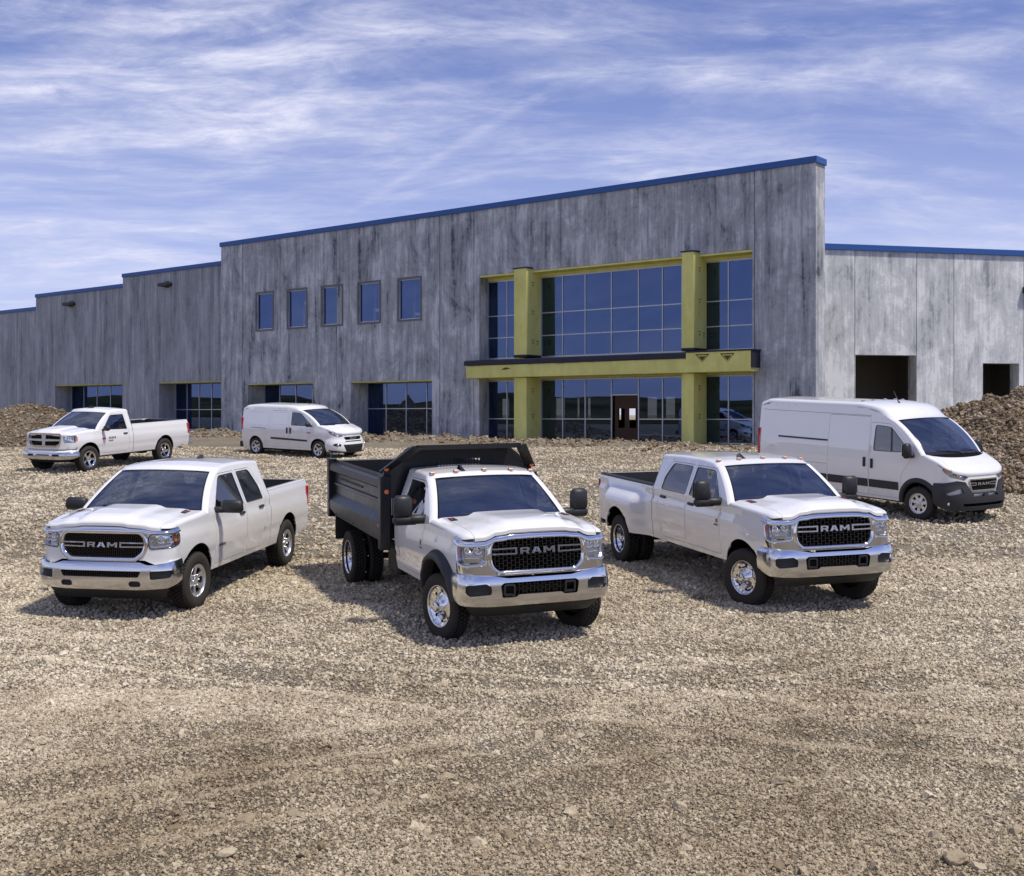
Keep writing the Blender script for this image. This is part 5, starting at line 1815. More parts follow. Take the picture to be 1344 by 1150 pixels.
def bed(root, S, x0, x1, rail, arch, flare=None, floor=.92, bedarch_liner=True):
    """pickup box"""
    ex = flare
    xc, zc, r = arch
    rk = S.rockline
    P = [(x1, rk(x1) + .04)] + arch_pts(xc, zc, r, rk(xc), 26) + [(x0, rk(x0)), (x0, rail), (x1 + .0, rail + .0)]
    b = patch(side_fn(S, 0, ex), roundpoly(P, [.04] + [0] * 26 + [.0, .0, .03], 3), [], .06, .03, True)
    both(b, 'bed_side', 'white_paint', root)
    def yo(x, z):
        y = S.ys(x, z)
        return y + (ex(x, z) if ex else 0)
    xs = np.linspace(x0, x1, 14)
    y = yo(xs, np.full(14, rail))
    A = np.stack([xs, y, np.full(14, rail)], 1)
    cap = MB(); cap.grid(np.array([A + np.array([0, .004, -.035]), A + np.array([0, .004, .006]), A + np.array([0, -.03, .018]), A + np.array([0, -.10, .016]), A + np.array([0, -.10, -.04])]), 0, False)
    both(cap, 'rail_cap', 'white_paint' if S.whitecap else 'black_plastic', root)
    inn = MB()
    yi = float(y.min()) - .10
    L = x0 - x1
    for k in range(9):       # ribbed inner wall
        z0 = floor + (rail - floor) * k / 9; z1 = floor + (rail - floor) * (k + .55) / 9; z2 = floor + (rail - floor) * (k + 1) / 9
        inn.add([(x0, yi, z0), (x1, yi, z0), (x1, yi, z1), (x0, yi, z1)], [[0, 1, 2, 3]])
        inn.add([(x0, yi + .012, z1), (x1, yi + .012, z1), (x1, yi + .012, z2), (x0, yi + .012, z2)], [[0, 1, 2, 3]])
        inn.add([(x0, yi, z1), (x1, yi, z1), (x1, yi + .012, z1), (x0, yi + .012, z1)], [[0, 1, 2, 3]])
    inn.box((xc, yi - .11, floor + .12), (1.0, .22, .24), 0, .06)
    both(inn, 'bed_wall', 'dark_grey_plastic', root)
    f = MB().box(((x0 + x1) / 2, 0, floor), (L, yi * 2, .05))
    for k in range(11): f.box(((x0 + x1) / 2, -yi + (k + .5) * yi * 2 / 11, floor + .03), (L - .1, .05, .015))
    f.build('bed_floor', 'dark_grey_plastic', root)
    MB().box((x0 - .03, 0, (floor + rail) / 2), (.04, yi * 2 + .1, rail - floor)).build('bed_headboard', 'white_paint', root)
    tg = MB().box((x1 + .04, 0, (floor + rail) / 2 - .04), (.07, yi * 2 + .06, rail - floor + .10), 0, .015); tg.build('tailgate', 'white_paint', root)
    # tail lamps wrap the rear corners
    # sprayed liner on the inside of both ends
    MB().box((x1 + .095, 0, (floor + rail) / 2 - .01), (.03, yi * 2 - .01, rail - floor + .04)).build('bed_liner', 'dark_grey_plastic', root)
    MB().box((x0 - .07, 0, (floor + rail) / 2 - .01), (.03, yi * 2 - .01, rail - floor)).build('bed_liner', 'dark_grey_plastic', root)
    tl = MB() if flare else patch(side_fn(S, .004, ex), rrect(x1 - .004, rail - .44, x1 + .085, rail - .10, .02), [], .06, .02, True)
    tl.box((x1 - .01, float(yo(np.array([x1]), np.array([rail - .27]))[0]) - .07, rail - .27), (.05, .14, .34), 0, .015)
    both(tl, 'tail_light', 'red_lens', root)
    rb = MB().box((x1 - .13, 0, .60), (.16, 1.84, .20), 0, .03); rb.box((x1 - .14, 0, .50), (.10, .5, .1), 0, .02)
    rb.build('rear_bumper', 'chrome', root)
    # liner of the rear arch
    A_ = arch_pts(xc, zc, r, rk(xc) - .02, 20)
    x = np.array([p_[0] for p_ in A_]); z = np.array([p_[1] for p_ in A_]); yy = yo(x, z) - .012
    lb = MB(); dw = .62 if flare else .40
    lb.grid(np.array([np.stack([x, yy, z], 1), np.stack([x, yy - dw, z], 1)]), 0, True)
    lb.add([(xx, float(yy.min()) - dw + .01, zz) for xx, zz in A_], [list(range(len(A_)))])
    both(lb, 'wheel_well', 'matte_black', root)

def badge_plate(root, S, x, side, w_=.20, h_=.085, tilt=0.0, m='gloss_black', top=True):
    """small plate on the flank of the bonnet"""
    y = side * .79 * S.yb(x)
    f = lambda u, v: np.stack([u, v, S.hood_z(u, v) + .006], 1)
    P = [(x - w_ / 2, y - h_ / 2), (x + w_ / 2, y - h_ / 2 + .012 * side), (x + w_ / 2, y + h_ / 2), (x - w_ / 2, y + h_ / 2)]
    o = patch(f, roundpoly(P, .01, 2), [], .04, .006).build('hood_badge', m, root)
    f2 = lambda u, v: np.stack([u, v, S.hood_z(u, v) + .010], 1)
    if side > 0: Q = [(x - w_ * .36, y + h_ * .10), (x + w_ * .30, y + h_ * .10), (x + w_ * .30, y + h_ * .30), (x - w_ * .36, y + h_ * .30)]
    else: Q = [(x - w_ * .36, y - h_ * .30), (x + w_ * .30, y - h_ * .30), (x + w_ * .30, y - h_ * .10), (x - w_ * .36, y - h_ * .10)]
    patch(f2, Q, [], .04, 0).build('badge_print', 'red_print', o)
    ky = -.15 if side > 0 else .15
    Q = [(x - w_ * .3, y + h_ * (ky - .08)), (x + w_ * .3, y + h_ * (ky - .08)), (x + w_ * .3, y + h_ * (ky + .08)), (x - w_ * .3, y + h_ * (ky + .08))]
    patch(f2, Q, [], .04, 0).build('badge_print', 'satin_chrome', o)
def side_mark(par, S, x, z, w_, h_, m, sg, name='side_badge', chars=0, off=.004):
    if chars:
        rs = random.Random(int(x * 100) + chars)
        b = MB(); cw = w_ / chars
        for k in range(chars):
            xx = x - w_ / 2 + k * cw
            patch(side_fn(S, off), [(xx, z - h_ / 2), (xx + cw * .62, z - h_ / 2), (xx + cw * .62, z + h_ / 2 * rs.uniform(.7, 1)), (xx, z + h_ / 2)], [], .2, .003, True, mb=b)
    else:
        b = patch(side_fn(S, off), rrect(x - w_ / 2, z - h_ / 2, x + w_ / 2, z + h_ / 2, min(w_, h_) * .2, 2), [], .2, .004, True)
    if sg < 0: b = b.mirror()
    return b.build(name, m, par)

def body_sides(root, S, x_end, arches, door_specs, name='body'):
    holes = [d['outline'] for d in door_specs]
    P = outline_side(S, S.X0 - S.D, x_end, arches, None)
    b = patch(side_fn(S), P, holes, .06, .025, True)
    b.join(b.mirror())
    bo = b.build(name, 'white_paint', root)
    # dark backing that shows in the shut lines and round the doors
    ib = MB()
    for d in door_specs:
        patch(side_fn(S, -.032), insetpoly(d['outline'], -.03), [insetpoly(w_, -.012) for w_ in d.get('windows', [])], .2, 0, True, mb=ib)
    if door_specs:
        ib.join(ib.mirror())
        ib.build('door_jamb', 'matte_black', bo)
    return bo

def pickup_shell(kind):
    if kind == 'hd':
        S = Shell(W=1.01, X0=.87, D=.28, n=4.2, rake=.09, zrake=.9, rocker=.58, zc=1.12, belt=1.42, lowin=.05, upin=.028, lean=.37, nosein=.045,
                  ft=([-.6, -.4, .3, .60, .87], [1.405, 1.40, 1.37, 1.345, 1.31]), hr=.055, crown=.045, dome=.045, domew=.50, noselow=.93, cowl=.07, arch=.05, archw=.56, crease=.016, crz=1.22, crlow=.84,
                  A0=(-.42, 1.405), A1=(-1.08, 1.90), abow=.022, pillar=.10, wbow=.13, wcrown=.035, rr=.055, rcrown=.045, mirror=(-.66, 1.47), whitecap=False)
    elif kind == 'lt':
        S = Shell(W=1.03, X0=.86, D=.34, n=3.4, rake=.05, zrake=.8, rocker=.47, zc=1.0, belt=1.30, lowin=.055, upin=.032, lean=.40, nosein=.06,
                  ft=([-.6, -.4, .3, .60, .87], [1.305, 1.30, 1.26, 1.225, 1.18]), hr=.06, crown=.055, dome=.040, domew=.42, noselow=.74, cowl=.07, arch=.02, archw=.60, crease=.014, crz=1.12, crlow=.76,
                  A0=(-.36, 1.30), A1=(-1.14, 1.825), abow=.03, pillar=.085, wbow=.16, wcrown=.035, rr=.055, rcrown=.055, mirror=(-.66, 1.35), whitecap=True)
    else:
        S = Shell(W=1.0, X0=.86, D=.40, n=2.8, rake=.05, zrake=.8, rocker=.46, zc=.95, belt=1.22, lowin=.055, upin=.045, lean=.36, nosein=.06,
                  ft=([-.6, -.4, .3, .60, .87], [1.215, 1.21, 1.165, 1.13, 1.08]), hr=.08, crown=.06, dome=.045, domew=.40, noselow=.74, cowl=.07, crease=.012, crz=1.06, crlow=.74,
                  A0=(-.36, 1.21), A1=(-1.12, 1.73), abow=.03, pillar=.075, wbow=.18, wcrown=.035, rr=.09, rcrown=.06, mirror=(-.62, 1.27), whitecap=True)
    S.xtail = -6.5; S.tailin = 0
    return S

def truck_pose(px_front, px_dist_dir):
    pass
def slope_matrix(x, y, heading, up=0.0):
    """stand a vehicle on the gravel: heading = angle of its nose from -Y (towards the camera), + = to the right"""
    e = 1.5
    z = float(gbase(np.array([x]), np.array([y]))[0])
    dzy = (float(gbase(np.array([x]), np.array([y + e]))[0]) - float(gbase(np.array([x]), np.array([y - e]))[0])) / (2 * e)
    n = Vector((0, -dzy, 1)).normalized()
    f = Vector((math.sin(heading), -math.cos(heading), 0))
    f = (f - n * f.dot(n)).normalized()
    l = n.cross(f).normalized()
    M = Matrix(((f.x, l.x, n.x, x), (f.y, l.y, n.y, y), (f.z, l.z, n.z, z + up), (0, 0, 0, 1)))
    return M

def cab_doors(S, crew, xr, roofz):
    """door outlines follow the A-pillar"""
    bz = S.belt
    ax0, az0 = S.A0; ax1, az1 = S.A1
    sl = (az1 - az0) / (ax1 - ax0)
    rk = S.rocker + .07
    zt = roofz - .022
    def apil(x, d): return az0 + sl * (x - ax0) - d
    fxs = ax0 - .20
    x1 = -1.78 if crew else xr + .19
    # front door
    xa = ax0 - .22
    top_x = ax1 - .02
    D1 = [(fxs + .0, rk), (fxs - .01, bz - .10), (xa - .0, bz + .02), (top_x, zt), (x1, zt), (x1, rk)]
    w1 = [(xa - .05, bz + .03), (top_x + .01, zt - .030), (x1 + .06, zt - .028), (x1 + .05, bz - .005)]
    w1 = roundpoly(w1, [.03, .09, .04, .04], 4)
    out = [dict(outline=roundpoly(D1, [.05, .03, .03, .08, .06, .10], 4), windows=[w1], handle=(x1 + .17, bz - .13))]
    if crew:
        x2 = x1 - .012; x3 = xr + .22
        D2 = [(x2, rk), (x2, zt), (xr + .36, zt - .004), (xr + .20, zt - .06), (xr + .14, bz + .04), (xr + .17, rk + .25), (xr + .24, rk)]
        D2 = [(x2, rk), (x2, zt), (xr + .42, zt - .004), (xr + .24, bz + .30), (xr + .20, bz), (xr + .20, rk + .35), (xr + .34, rk)]
        w2 = [(x2 - .04, bz - .005), (x2 - .055, zt - .028), (xr + .46, zt - .030), (xr + .29, bz + .20), (xr + .28, bz - .005)]
        out.append(dict(outline=roundpoly(D2, [.10, .06, .06, .05, .05, .05, .06], 4), windows=[roundpoly(w2, [.04, .04, .08, .05, .04], 4)], handle=(xr + .40, bz - .12)))
    return out

def chrome_hd_common(root, S):
    S.rockline = lambda x: S.rocker
HEAD = {}

# ================= dump truck =================
def build_dump():
    S = pickup_shell('hd')
    S.rockline = lambda x: S.rocker + .0 * x
    S.xroof_end = -1.98
    S.rs = ([-2.1, -1.9, -1.4, -1.08], [1.92, 1.935, 1.93, 1.90])
    M = slope_matrix(.0, 15.30, R(21.5))
    root = thing('dump_truck', 'white cab dump truck with black steel dump body in the middle of the front row', 'dump truck', mx=M)
    greenhouse(root, S)
    ds = cab_doors(S, False, -1.98, 1.913)
    arches = [(0, .46, .56)]
    body_sides(root, S, -1.98, arches, ds)
    doors(root, S, ds)
    hood_part(root, S)
    hd_front(root, S, 'fine', 'gloss_chrome')
    arch_liners(root, S, arches)
    # wide black wheel-arch flares
    A = arch_pts(0, .46, .56, S.rocker - .02, 30)
    x = np.array([p_[0] for p_ in A]); z = np.array([p_[1] for p_ in A])
    r1 = .565; dx = x / .56; dz = (z - .46) / .56
    y0 = S.ys(np.clip(x, -2, .58), z)
    def ring(rr, yy): return np.stack([dx * rr, y0 + yy, .46 + dz * rr], 1)
    fl = MB(); fl.grid(np.array([ring(.545, -.05), ring(.545, .085), ring(.56, .10), ring(.60, .095), ring(.66, .02), ring(.665, -.01)]), 0, True)
    both(fl, 'wheel_arch_flare', 'dark_grey_plastic', root)
    mirrors(root, S, 'tow'); wipers(root, S); interior(root, S, False)
    underbody(root, S, -5.4, .5, 4.25)
    clearance_lights(root, S)
    badge_plate(root, S, -.10, -1); badge_plate(root, S, -.10, 1)
    for sg in (1, -1):
        side_mark(root, S, -.72, 1.12, .05, .07, 'decal_grey', sg); side_mark(root, S, -.72, 1.05, .10, .02, 'decal_grey', sg)
        side_mark(root, S, -.66, .80, .22, .035, 'decal_grey', sg, 'door_lettering', 6)
    wb = 4.25
    Rt, wt, Rr = .42, .225, .265
    wheel(root, 0, .90, Rt, wt + .02, Rr, 'dish', 14, 1, 4); wheel(root, 0, -.90, Rt, wt + .02, Rr, 'dish', 14, -1, 4)
    for sg in (1, -1):
        wheel(root, -wb, sg * 1.035, Rt, wt, Rr, 'deep', 0, sg, 4); wheel(root, -wb, sg * .755, Rt, wt, Rr, 'deep', 0, sg, 4)
    # ---- dump body: own shapes
    x0, x1 = -2.12, -5.42            # front and rear
    yw = 1.19
    zf, zr = 1.02, 1.80              # underside, side rail
    for sg in (1, -1):
        b = MB()
        # sheet of the side
        b.box(((x0 + x1) / 2, sg * (yw - .10), 1.46), (x0 - x1, .02, .86))
        # top rail, angled
        b.add([(x0, sg * (yw - .12), zr + .06), (x1, sg * (yw - .12), zr + .06), (x1, sg * (yw - .01), zr + .02), (x0, sg * (yw - .01), zr + .02), (x1, sg * yw, zr - .08), (x0, sg * yw, zr - .08), (x1, sg * (yw - .09), zr - .13), (x0, sg * (yw - .09), zr - .13)],
              [[0, 1, 2, 3], [3, 2, 4, 5], [5, 4, 6, 7]] )
        # sloping lower ledge
        b.add([(x0, sg * (yw - .09), 1.34), (x1, sg * (yw - .09), 1.34), (x1, sg * yw, 1.21), (x0, sg * yw, 1.21), (x1 + .7, sg * yw, 1.0), (x0, sg * yw, .96), (x1, sg * yw, 1.10)],
              [[0, 1, 2, 3], [3, 2, 6, 4, 5]])
        b.build('body_side', 'dump_steel', root)
        pf = MB().box((x0 + .02, sg * (yw - .065), 1.36), (.16, .15, 1.06), 0, .012)
        pf.build('corner_post', 'dump_steel', root)
        pr = MB().box((x1 + .05, sg * (yw - .06), 1.42), (.14, .14, .98), 0, .012); pr.box((x1 + .02, sg * (yw - .10), 1.94), (.12, .10, .10), 0, .02)
        pr.build('rear_post', 'dump_steel', root)
        rl = MB().box(((x0 + x1) / 2 - .4, sg * (yw - .082), 1.60), (1.5, .015, .025)); rl.build('side_rib', 'chassis_black', root)
        MB().box(((x0 + x1) / 2, sg * (yw - .075), 1.50), (x0 - x1 - .3, .03, .05), 0, .01).build('side_rib', 'dump_steel', root)
        for zz_ in (1.985, 1.66):
            l_ = MB().lathe([(.001, .022), (.03, .018), (.036, .0), (.036, -.02)], 0, 16, 'x', (x0 + .10, sg * (yw - .08), zz_)); l_.build('marker_light', 'amber_lens', root)
        MB().box((x0 - .05, sg * (yw + .004), 1.17), (.05, .01, .05), 0, .002).build('marker_light', 'amber_lens', root)
        MB().box((x1 + .03, sg * (yw + .012), 1.20), (.05, .01, .05), 0, .002).build('marker_light', 'red_lens', root)
        # shield brace: sloping arm from the post to the visor
        arm = MB(); arm.add([(x0 + .06, sg * (yw - .0), 1.95), (x0 + .06, sg * (yw - .13), 1.95), (x0 + .54, sg * (yw - .48), 2.29), (x0 + .54, sg * (yw - .35), 2.33),
                             (x0 - .02, sg * (yw - .0), 1.95), (x0 - .02, sg * (yw - .13), 1.95), (x0 + .46, sg * (yw - .48), 2.29), (x0 + .46, sg * (yw - .35), 2.33)],
                            [[0, 1, 2, 3], [7, 6, 5, 4], [0, 3, 7, 4], [1, 5, 6, 2], [3, 2, 6, 7]])
        arm.build('shield_brace', 'dump_steel', root)
    # headboard with the trapezoid top and the visor over the cab
    hb = MB()
    P = [(-yw + .06, .98), (yw - .06, .98), (yw - .06, 1.98), (yw - .42, 2.27), (-yw + .42, 2.27), (-yw + .06, 1.98)]
    patch(lambda u, v: np.stack([np.full_like(u, x0 + .03), u, v], 1), P, [rrect(-.34, 1.96, .34, 2.10, .01)], .5, .05, False, mb=hb)
    hb.build('headboard', 'dump_steel', root)
    gm = MB()
    for k in range(15): gm.box((x0 + .02, -.33 + k * .047, 2.03), (.012, .014, .14))
    gm.build('mesh_opening', 'chassis_black', root)
    vz = MB()
    vz.add([(x0, -yw + .42, 2.27), (x0, yw - .42, 2.27), (x0 + .52, yw - .42, 2.34), (x0 + .52, -yw + .42, 2.34), (x0 + .52, yw - .42, 2.27), (x0 + .52, -yw + .42, 2.27)],
           [[0, 1, 2, 3], [3, 2, 4, 5]])
    vz.add([(x0, -yw + .42, 2.25), (x0, yw - .42, 2.25), (x0 + .51, yw - .42, 2.27), (x0 + .51, -yw + .42, 2.27)], [[3, 2, 1, 0]])
    vz.build('cab_shield', 'dump_steel', root)
    fl = MB().box(((x0 + x1) / 2, 0, 1.10), (x0 - x1, yw * 2 - .2, .08)); fl.build('body_floor', 'dump_steel', root)
    MB().box((x1 + .04, 0, 1.45), (.07, yw * 2 - .24, .84), 0, .01).build('tailgate', 'dump_steel', root)
    MB().box(((x0 + x1) / 2, 0, .86), (x0 - x1 - .3, .9, .22), 0, .02).build('subframe', 'chassis_black', root)
    for sg in (1, -1):
        mf = MB().box((-wb, sg * .90, 1.015), (1.15, .60, .02)); mf.box((-wb - .58, sg * .90, .83), (.02, .60, .42)); mf.build('mud_guard', 'black_plastic', root)
        MB().box((-2.5, sg * .72, .62), (.55, .34, .40), 0, .04).build('side_tank', 'chassis_black', root)
    return root

# ================= crew cab dually =================
def build_dually():
    S = pickup_shell('hd')
    S.rockline = lambda x: S.rocker
    xr = -3.02
    S.xroof_end = xr
    S.rs = ([xr - .1, xr, -2.4, -1.6, -1.08], [1.895, 1.91, 1.935, 1.94, 1.90])
    S.xtail = -5.6; S.tailin = .02
    M = slope_matrix(4.23, 17.28, R(17.8))
    root = thing('dually_pickup', 'white crew cab pickup with double rear wheels, just right of the dump truck', 'pickup truck', mx=M)
    greenhouse(root, S)
    ds = cab_doors(S, True, xr, 1.913)
    arches = [(0, .46, .50)]
    body_sides(root, S, xr, arches, ds)
    doors(root, S, ds)
    hood_part(root, S)
    hd_front(root, S, 'hex', 'satin_chrome')
    arch_liners(root, S, arches)
    mirrors(root, S, 'tow'); wipers(root, S); interior(root, S, True)
    wb = 4.15
    underbody(root, S, -5.2, .5, wb)
    clearance_lights(root, S, 5, 'amber_lens')
    badge_plate(root, S, -.10, -1); badge_plate(root, S, -.10, 1)
    for sg in (1, -1):
        side_mark(root, S, -.72, 1.14, .05, .06, 'decal_orange', sg); side_mark(root, S, -.74, 1.08, .12, .025, 'decal_grey', sg)
    fl = lambda x, z: .19 * sstep((.98 - np.abs(x + wb)) / .50) * sstep((1.36 - z) / .28)
    bed(root, S, xr - .03, -5.42, 1.45, (-wb, .46, .52), fl, .95)
    Rt, wt, Rr = .42, .235, .245
    wheel(root, 0, .86, Rt, wt + .02, Rr, 'dish', 16, 1, 4); wheel(root, 0, -.86, Rt, wt + .02, Rr, 'dish', 16, -1, 4)
    for sg in (1, -1):
        wheel(root, -wb, sg * 1.02, Rt, wt, Rr, 'deep', 0, sg, 4); wheel(root, -wb, sg * .73, Rt, wt, Rr, 'deep', 0, sg, 4)
    return root

# ================= half-ton crew cab =================
def build_halfton():
    S = pickup_shell('lt')
    S.rockline = lambda x: S.rocker
    xr = -2.82
    S.xroof_end = xr
    S.rs = ([xr - .1, xr, -2.4, -1.6, -1.14], [1.81, 1.825, 1.855, 1.865, 1.825])
    S.xtail = -5.0; S.tailin = .03
    M = slope_matrix(-5.44, 16.95, R(-9.0))
    root = thing('crew_cab_pickup', 'white crew cab pickup with chrome grille ring at the left of the front row', 'pickup truck', mx=M)
    greenhouse(root, S)
    ds = cab_doors(S, True, xr, 1.838)
    arches = [(0, .44, .49)]
    body_sides(root, S, xr, arches, ds)
    doors(root, S, ds)
    hood_part(root, S)
    lt_front(root, S)
    arch_liners(root, S, arches)
    mirrors(root, S, 'flip'); wipers(root, S); interior(root, S, True)
    wb = 3.67
    underbody(root, S, -4.8, .5, wb)
    fin_antenna(root, S, .10, -.9)
    badge_plate(root, S, -.06, 1); badge_plate(root, S, -.06, -1)
    for sg in (1, -1): side_mark(root, S, -.80, .80, .26, .035, 'decal_grey', sg, 'door_lettering', 7)
    bed(root, S, xr - .02, -4.76, 1.39, (-wb, .44, .49), None, .86)
    Rt, wt, Rr = .41, .275, .232
    for (x, st) in ((0, -4), (-wb, 0)):
        for sg in (1, -1): wheel(root, x, sg * .87, Rt, wt, Rr, 'five', st, sg, 5)
    return root

# ================= older regular cab pickup =================
def build_classic():
    S = pickup_shell('classic')
    S.rockline = lambda x: S.rocker
    xr = -1.98
    S.xroof_end = xr
    S.rs = ([xr - .1, xr, -1.6, -1.12], [1.71, 1.73, 1.76, 1.73])
    S.xtail = -4.9; S.tailin = .03
    M = slope_matrix(-13.85, 36.6, R(-22.0), .0)
    root = thing('regular_cab_pickup', 'white long bed two door pickup with cross shaped grille parked at the far left', 'pickup truck', mx=M)
    greenhouse(root, S)
    ds = cab_doors(S, False, xr, 1.74)
    arches = [(0, .43, .48)]
    body_sides(root, S, xr, arches, ds)
    doors(root, S, ds)
    hood_part(root, S)
    classic_front(root, S)
    arch_liners(root, S, arches)
    mirrors(root, S, 'car'); wipers(root, S); interior(root, S, False)
    wb = 3.56
    underbody(root, S, -4.6, .5, wb)
    fin_antenna(root, S, 0.0, -.1)
    for sg in (1, -1):
        side_mark(root, S, -.62, .98, .16, .05, 'red_print', sg, 'side_badge')
        side_mark(root, S, -.98, .99, .34, .07, 'decal_grey', sg, 'door_lettering', 5); side_mark(root, S, -.92, .90, .22, .05, 'decal_grey', sg, 'door_lettering', 4)
    bed(root, S, xr - .02, -4.86, 1.34, (-wb, .43, .48), None, .86)
    Rt, wt, Rr = .405, .27, .25
    for (x, st) in ((0, -4), (-wb, 0)):
        for sg in (1, -1): wheel(root, x, sg * .86, Rt, wt, Rr, 'five_narrow', st, sg, 5)
    return root
simple('gloss_chrome', (0.30, 0.31, 0.32), 0.18, 1.0)
if not globals().get('SKIP_TRUCKS'):
    build_dump(); build_dually(); build_halfton(); build_classic()
# ================= vans =================
def flare_ring(root, S, arches, r_out, proud, name='wheel_arch_flare', m='black_plastic'):
    for (xc, zc, r, *_) in arches:
        A = arch_pts(xc, zc, r, S.rockline(xc) - .02, 30)
        x = np.array([p_[0] for p_ in A]); z = np.array([p_[1] for p_ in A])
        dx, dz = (x - xc) / r, (z - zc) / r
        def ring(rr, yy):
            X = xc + dx * rr; Z = zc + dz * rr
            return np.stack([X, S.ys(np.minimum(X, S.X0 - S.D), Z) + yy, Z], 1)
        fl = MB(); fl.grid(np.array([ring(r - .015, -.05), ring(r - .015, proud), ring(r + .02, proud + .012), ring(r_out - .02, proud * .8), ring(r_out, -.01)]), 0, True)
        both(fl, name, m, root)
def van_back(root, S, xr):
    yl = lambda z: float(S.ys(xr, z))
    zt = float(S.zrs(xr)); zb = S.rocker
    G = S.roofgrid
    prof = [(-yl(z), z) for z in np.linspace(zb, zt, 12)]
    top = [(p_[1], p_[2]) for p_ in G[-1][1:-1]]
    outl = prof + top + [(yl(z), z) for z in np.linspace(zt, zb, 12)]
    f = lambda u, v: np.stack([np.full_like(u, xr), u, v], 1)
    patch(f, outl, [], .1, .02, True).build('rear_doors', 'white_paint', root)
    MB().box((xr - .06, 0, zb + .10), (.14, S.W * 1.9, .22), 0, .03).build('rear_bumper', 'black_plastic', root)
    MB().box((xr - .004, 0, (zb + zt) / 2 + .1), (.01, .012, zt - zb - .2)).build('door_gap', 'matte_black', root)

def build_big_van():
    H = 2.50
    S = Shell(W=1.03, X0=.92, D=.46, n=2.7, rake=.04, zrake=.6, rocker=.36, zc=1.05, belt=1.46, lowin=.05, upin=.012, lean=.105, nosein=.09,
              ft=([-.4, -.1, .12, .46, .70, .92], [1.46, 1.45, 1.39, 1.25, 1.12, .97]), hr=.06, crown=.05, dome=0, domew=.4, noselow=.52, cowl=.13,
              A0=(.08, 1.40), A1=(-.74, 2.12), abow=.045, pillar=.11, wbow=.20, wcrown=.05, rr=.10, rcrown=.045, mirror=(-.14, 1.44), whitecap=True)
    xr = -5.03
    S.xtail = xr; S.tailin = .03; S.xroof_end = xr
    S.rockline = lambda x: .36
    S.rs = ([xr, xr + .12, -1.75, -1.30, -.95, -.74], [2.30, 2.385, 2.40, 2.35, 2.23, 2.12])
    M = slope_matrix(9.72, 26.35, R(31.0))
    root = thing('cargo_van', 'large white high roof cargo van with black bumper parked at the right', 'van', mx=M)
    greenhouse(root, S, rear=False)
    arches = [(0, .40, .43), (-4.04, .40, .43)]
    dw = [(-.34, 1.47), (-.80, 1.96), (-1.26, 1.98), (-1.27, 1.42), (-.70, 1.42)]
    dw = roundpoly([(-.20, 1.47), (-.78, 2.00), (-1.24, 2.02), (-1.26, 1.43), (-.62, 1.44)], [.03, .12, .08, .06, .05], 4)
    D1 = roundpoly([(-.50, .42), (-.44, .95), (-.12, 1.40), (-.10, 1.44), (-.76, 2.06), (-1.36, 2.08), (-1.37, .42)], [.04, .12, .05, .04, .12, .08, .05], 4)
    D2 = roundpoly([(-1.385, .42), (-1.385, 2.20), (-2.64, 2.20), (-2.64, .42)], .05, 3)
    D3 = roundpoly([(-2.72, 1.25), (-2.72, 2.18), (-4.80, 2.18), (-4.80, 1.25)], .06, 3)
    ds = [dict(outline=D1, windows=[dw], handle=(-1.28, 1.14), vertical=True), dict(outline=D2, handle=(-1.50, 1.16), vertical=True)]
    body_sides(root, S, xr, arches, ds)
    doors(root, S, ds)
    # window divider bar
    for sg in (1, -1):
        b = patch(side_fn(S, .002), [(-.72, 1.44), (-.75, 1.44), (-.80, 1.99), (-.77, 1.99)], [], .2, .01, True)
        if sg < 0: b = b.mirror()
        b.build('window_divider', 'gloss_black', root)
        # pressed panels and seam lines along the cargo side
        for P_, nm in ((D3, 'side_panel'),):
            o_ = insetpoly(P_, .0)
            b = patch(side_fn(S, -.004), P_, [insetpoly(P_, .012)], .2, .008, True)
            if sg < 0: b = b.mirror()
            b.build('panel_seam', 'decal_grey', root)
        b = MB()
        for z0 in (2.215,):
            patch(side_fn(S, .002), [(xr + .1, z0), (-1.38, z0), (-1.38, z0 + .008), (xr + .1, z0 + .008)], [], .3, .004, True, mb=b)
        patch(side_fn(S, .002), [(xr + .1, 1.02), (-2.66, 1.02), (-2.66, 1.027), (xr + .1, 1.027)], [], .3, .004, True, mb=b)
        if sg < 0: b = b.mirror()
        b.build('panel_seam', 'decal_grey', root)
        b = patch(side_fn(S, .012), [(-4.30, 1.56), (-2.66, 1.56), (-2.66, 1.60), (-4.30, 1.60)], [], .3, .02, True)
        if sg < 0: b = b.mirror()
        b.build('slider_rail', 'dark_grey_plastic', root)
        for xa, xb in ((-.52, -1.36), (-1.40, -2.62), (-2.66, -3.50)):
            b = patch(side_fn(S, .014), roundpoly([(xa, .60), (xb, .60), (xb, .78), (xa, .78)], .02, 2), [], .2, .02, True)
            if sg < 0: b = b.mirror()
            b.build('rub_strip', 'dark_grey_plastic', root)
        b = patch(side_fn(S, .006), rrect(xr - .002, 1.0, xr + .07, 1.75, .02), [], .1, .02, True)
        b.box((xr - .01, float(S.ys(xr, 1.3)) - .05, 1.37), (.04, .12, .74), 0, .012)
        if sg < 0: b = b.mirror()
        b.build('tail_light', 'red_lens', root)
    hood_part(root, S, .88)
    van_back(root, S, xr)
    arch_liners(root, S, arches)
    flare_ring(root, S, arches, .53, .02, m='dark_grey_plastic')
    # nose
    S.plan(0); sm = S.smax() + .02
    s_, zt_ = top_curve(S, sm)
    lamp = roundpoly([(.46, .985), (.58, .915), (.90, 1.00), (1.05, 1.13), (1.02, 1.195), (.76, 1.12)], [.02, .03, .04, .04, .02, .05], 4)
    grl = roundpoly([(-.44, .93), (-.38, .70), (.38, .70), (.44, .93)], .03, 3)
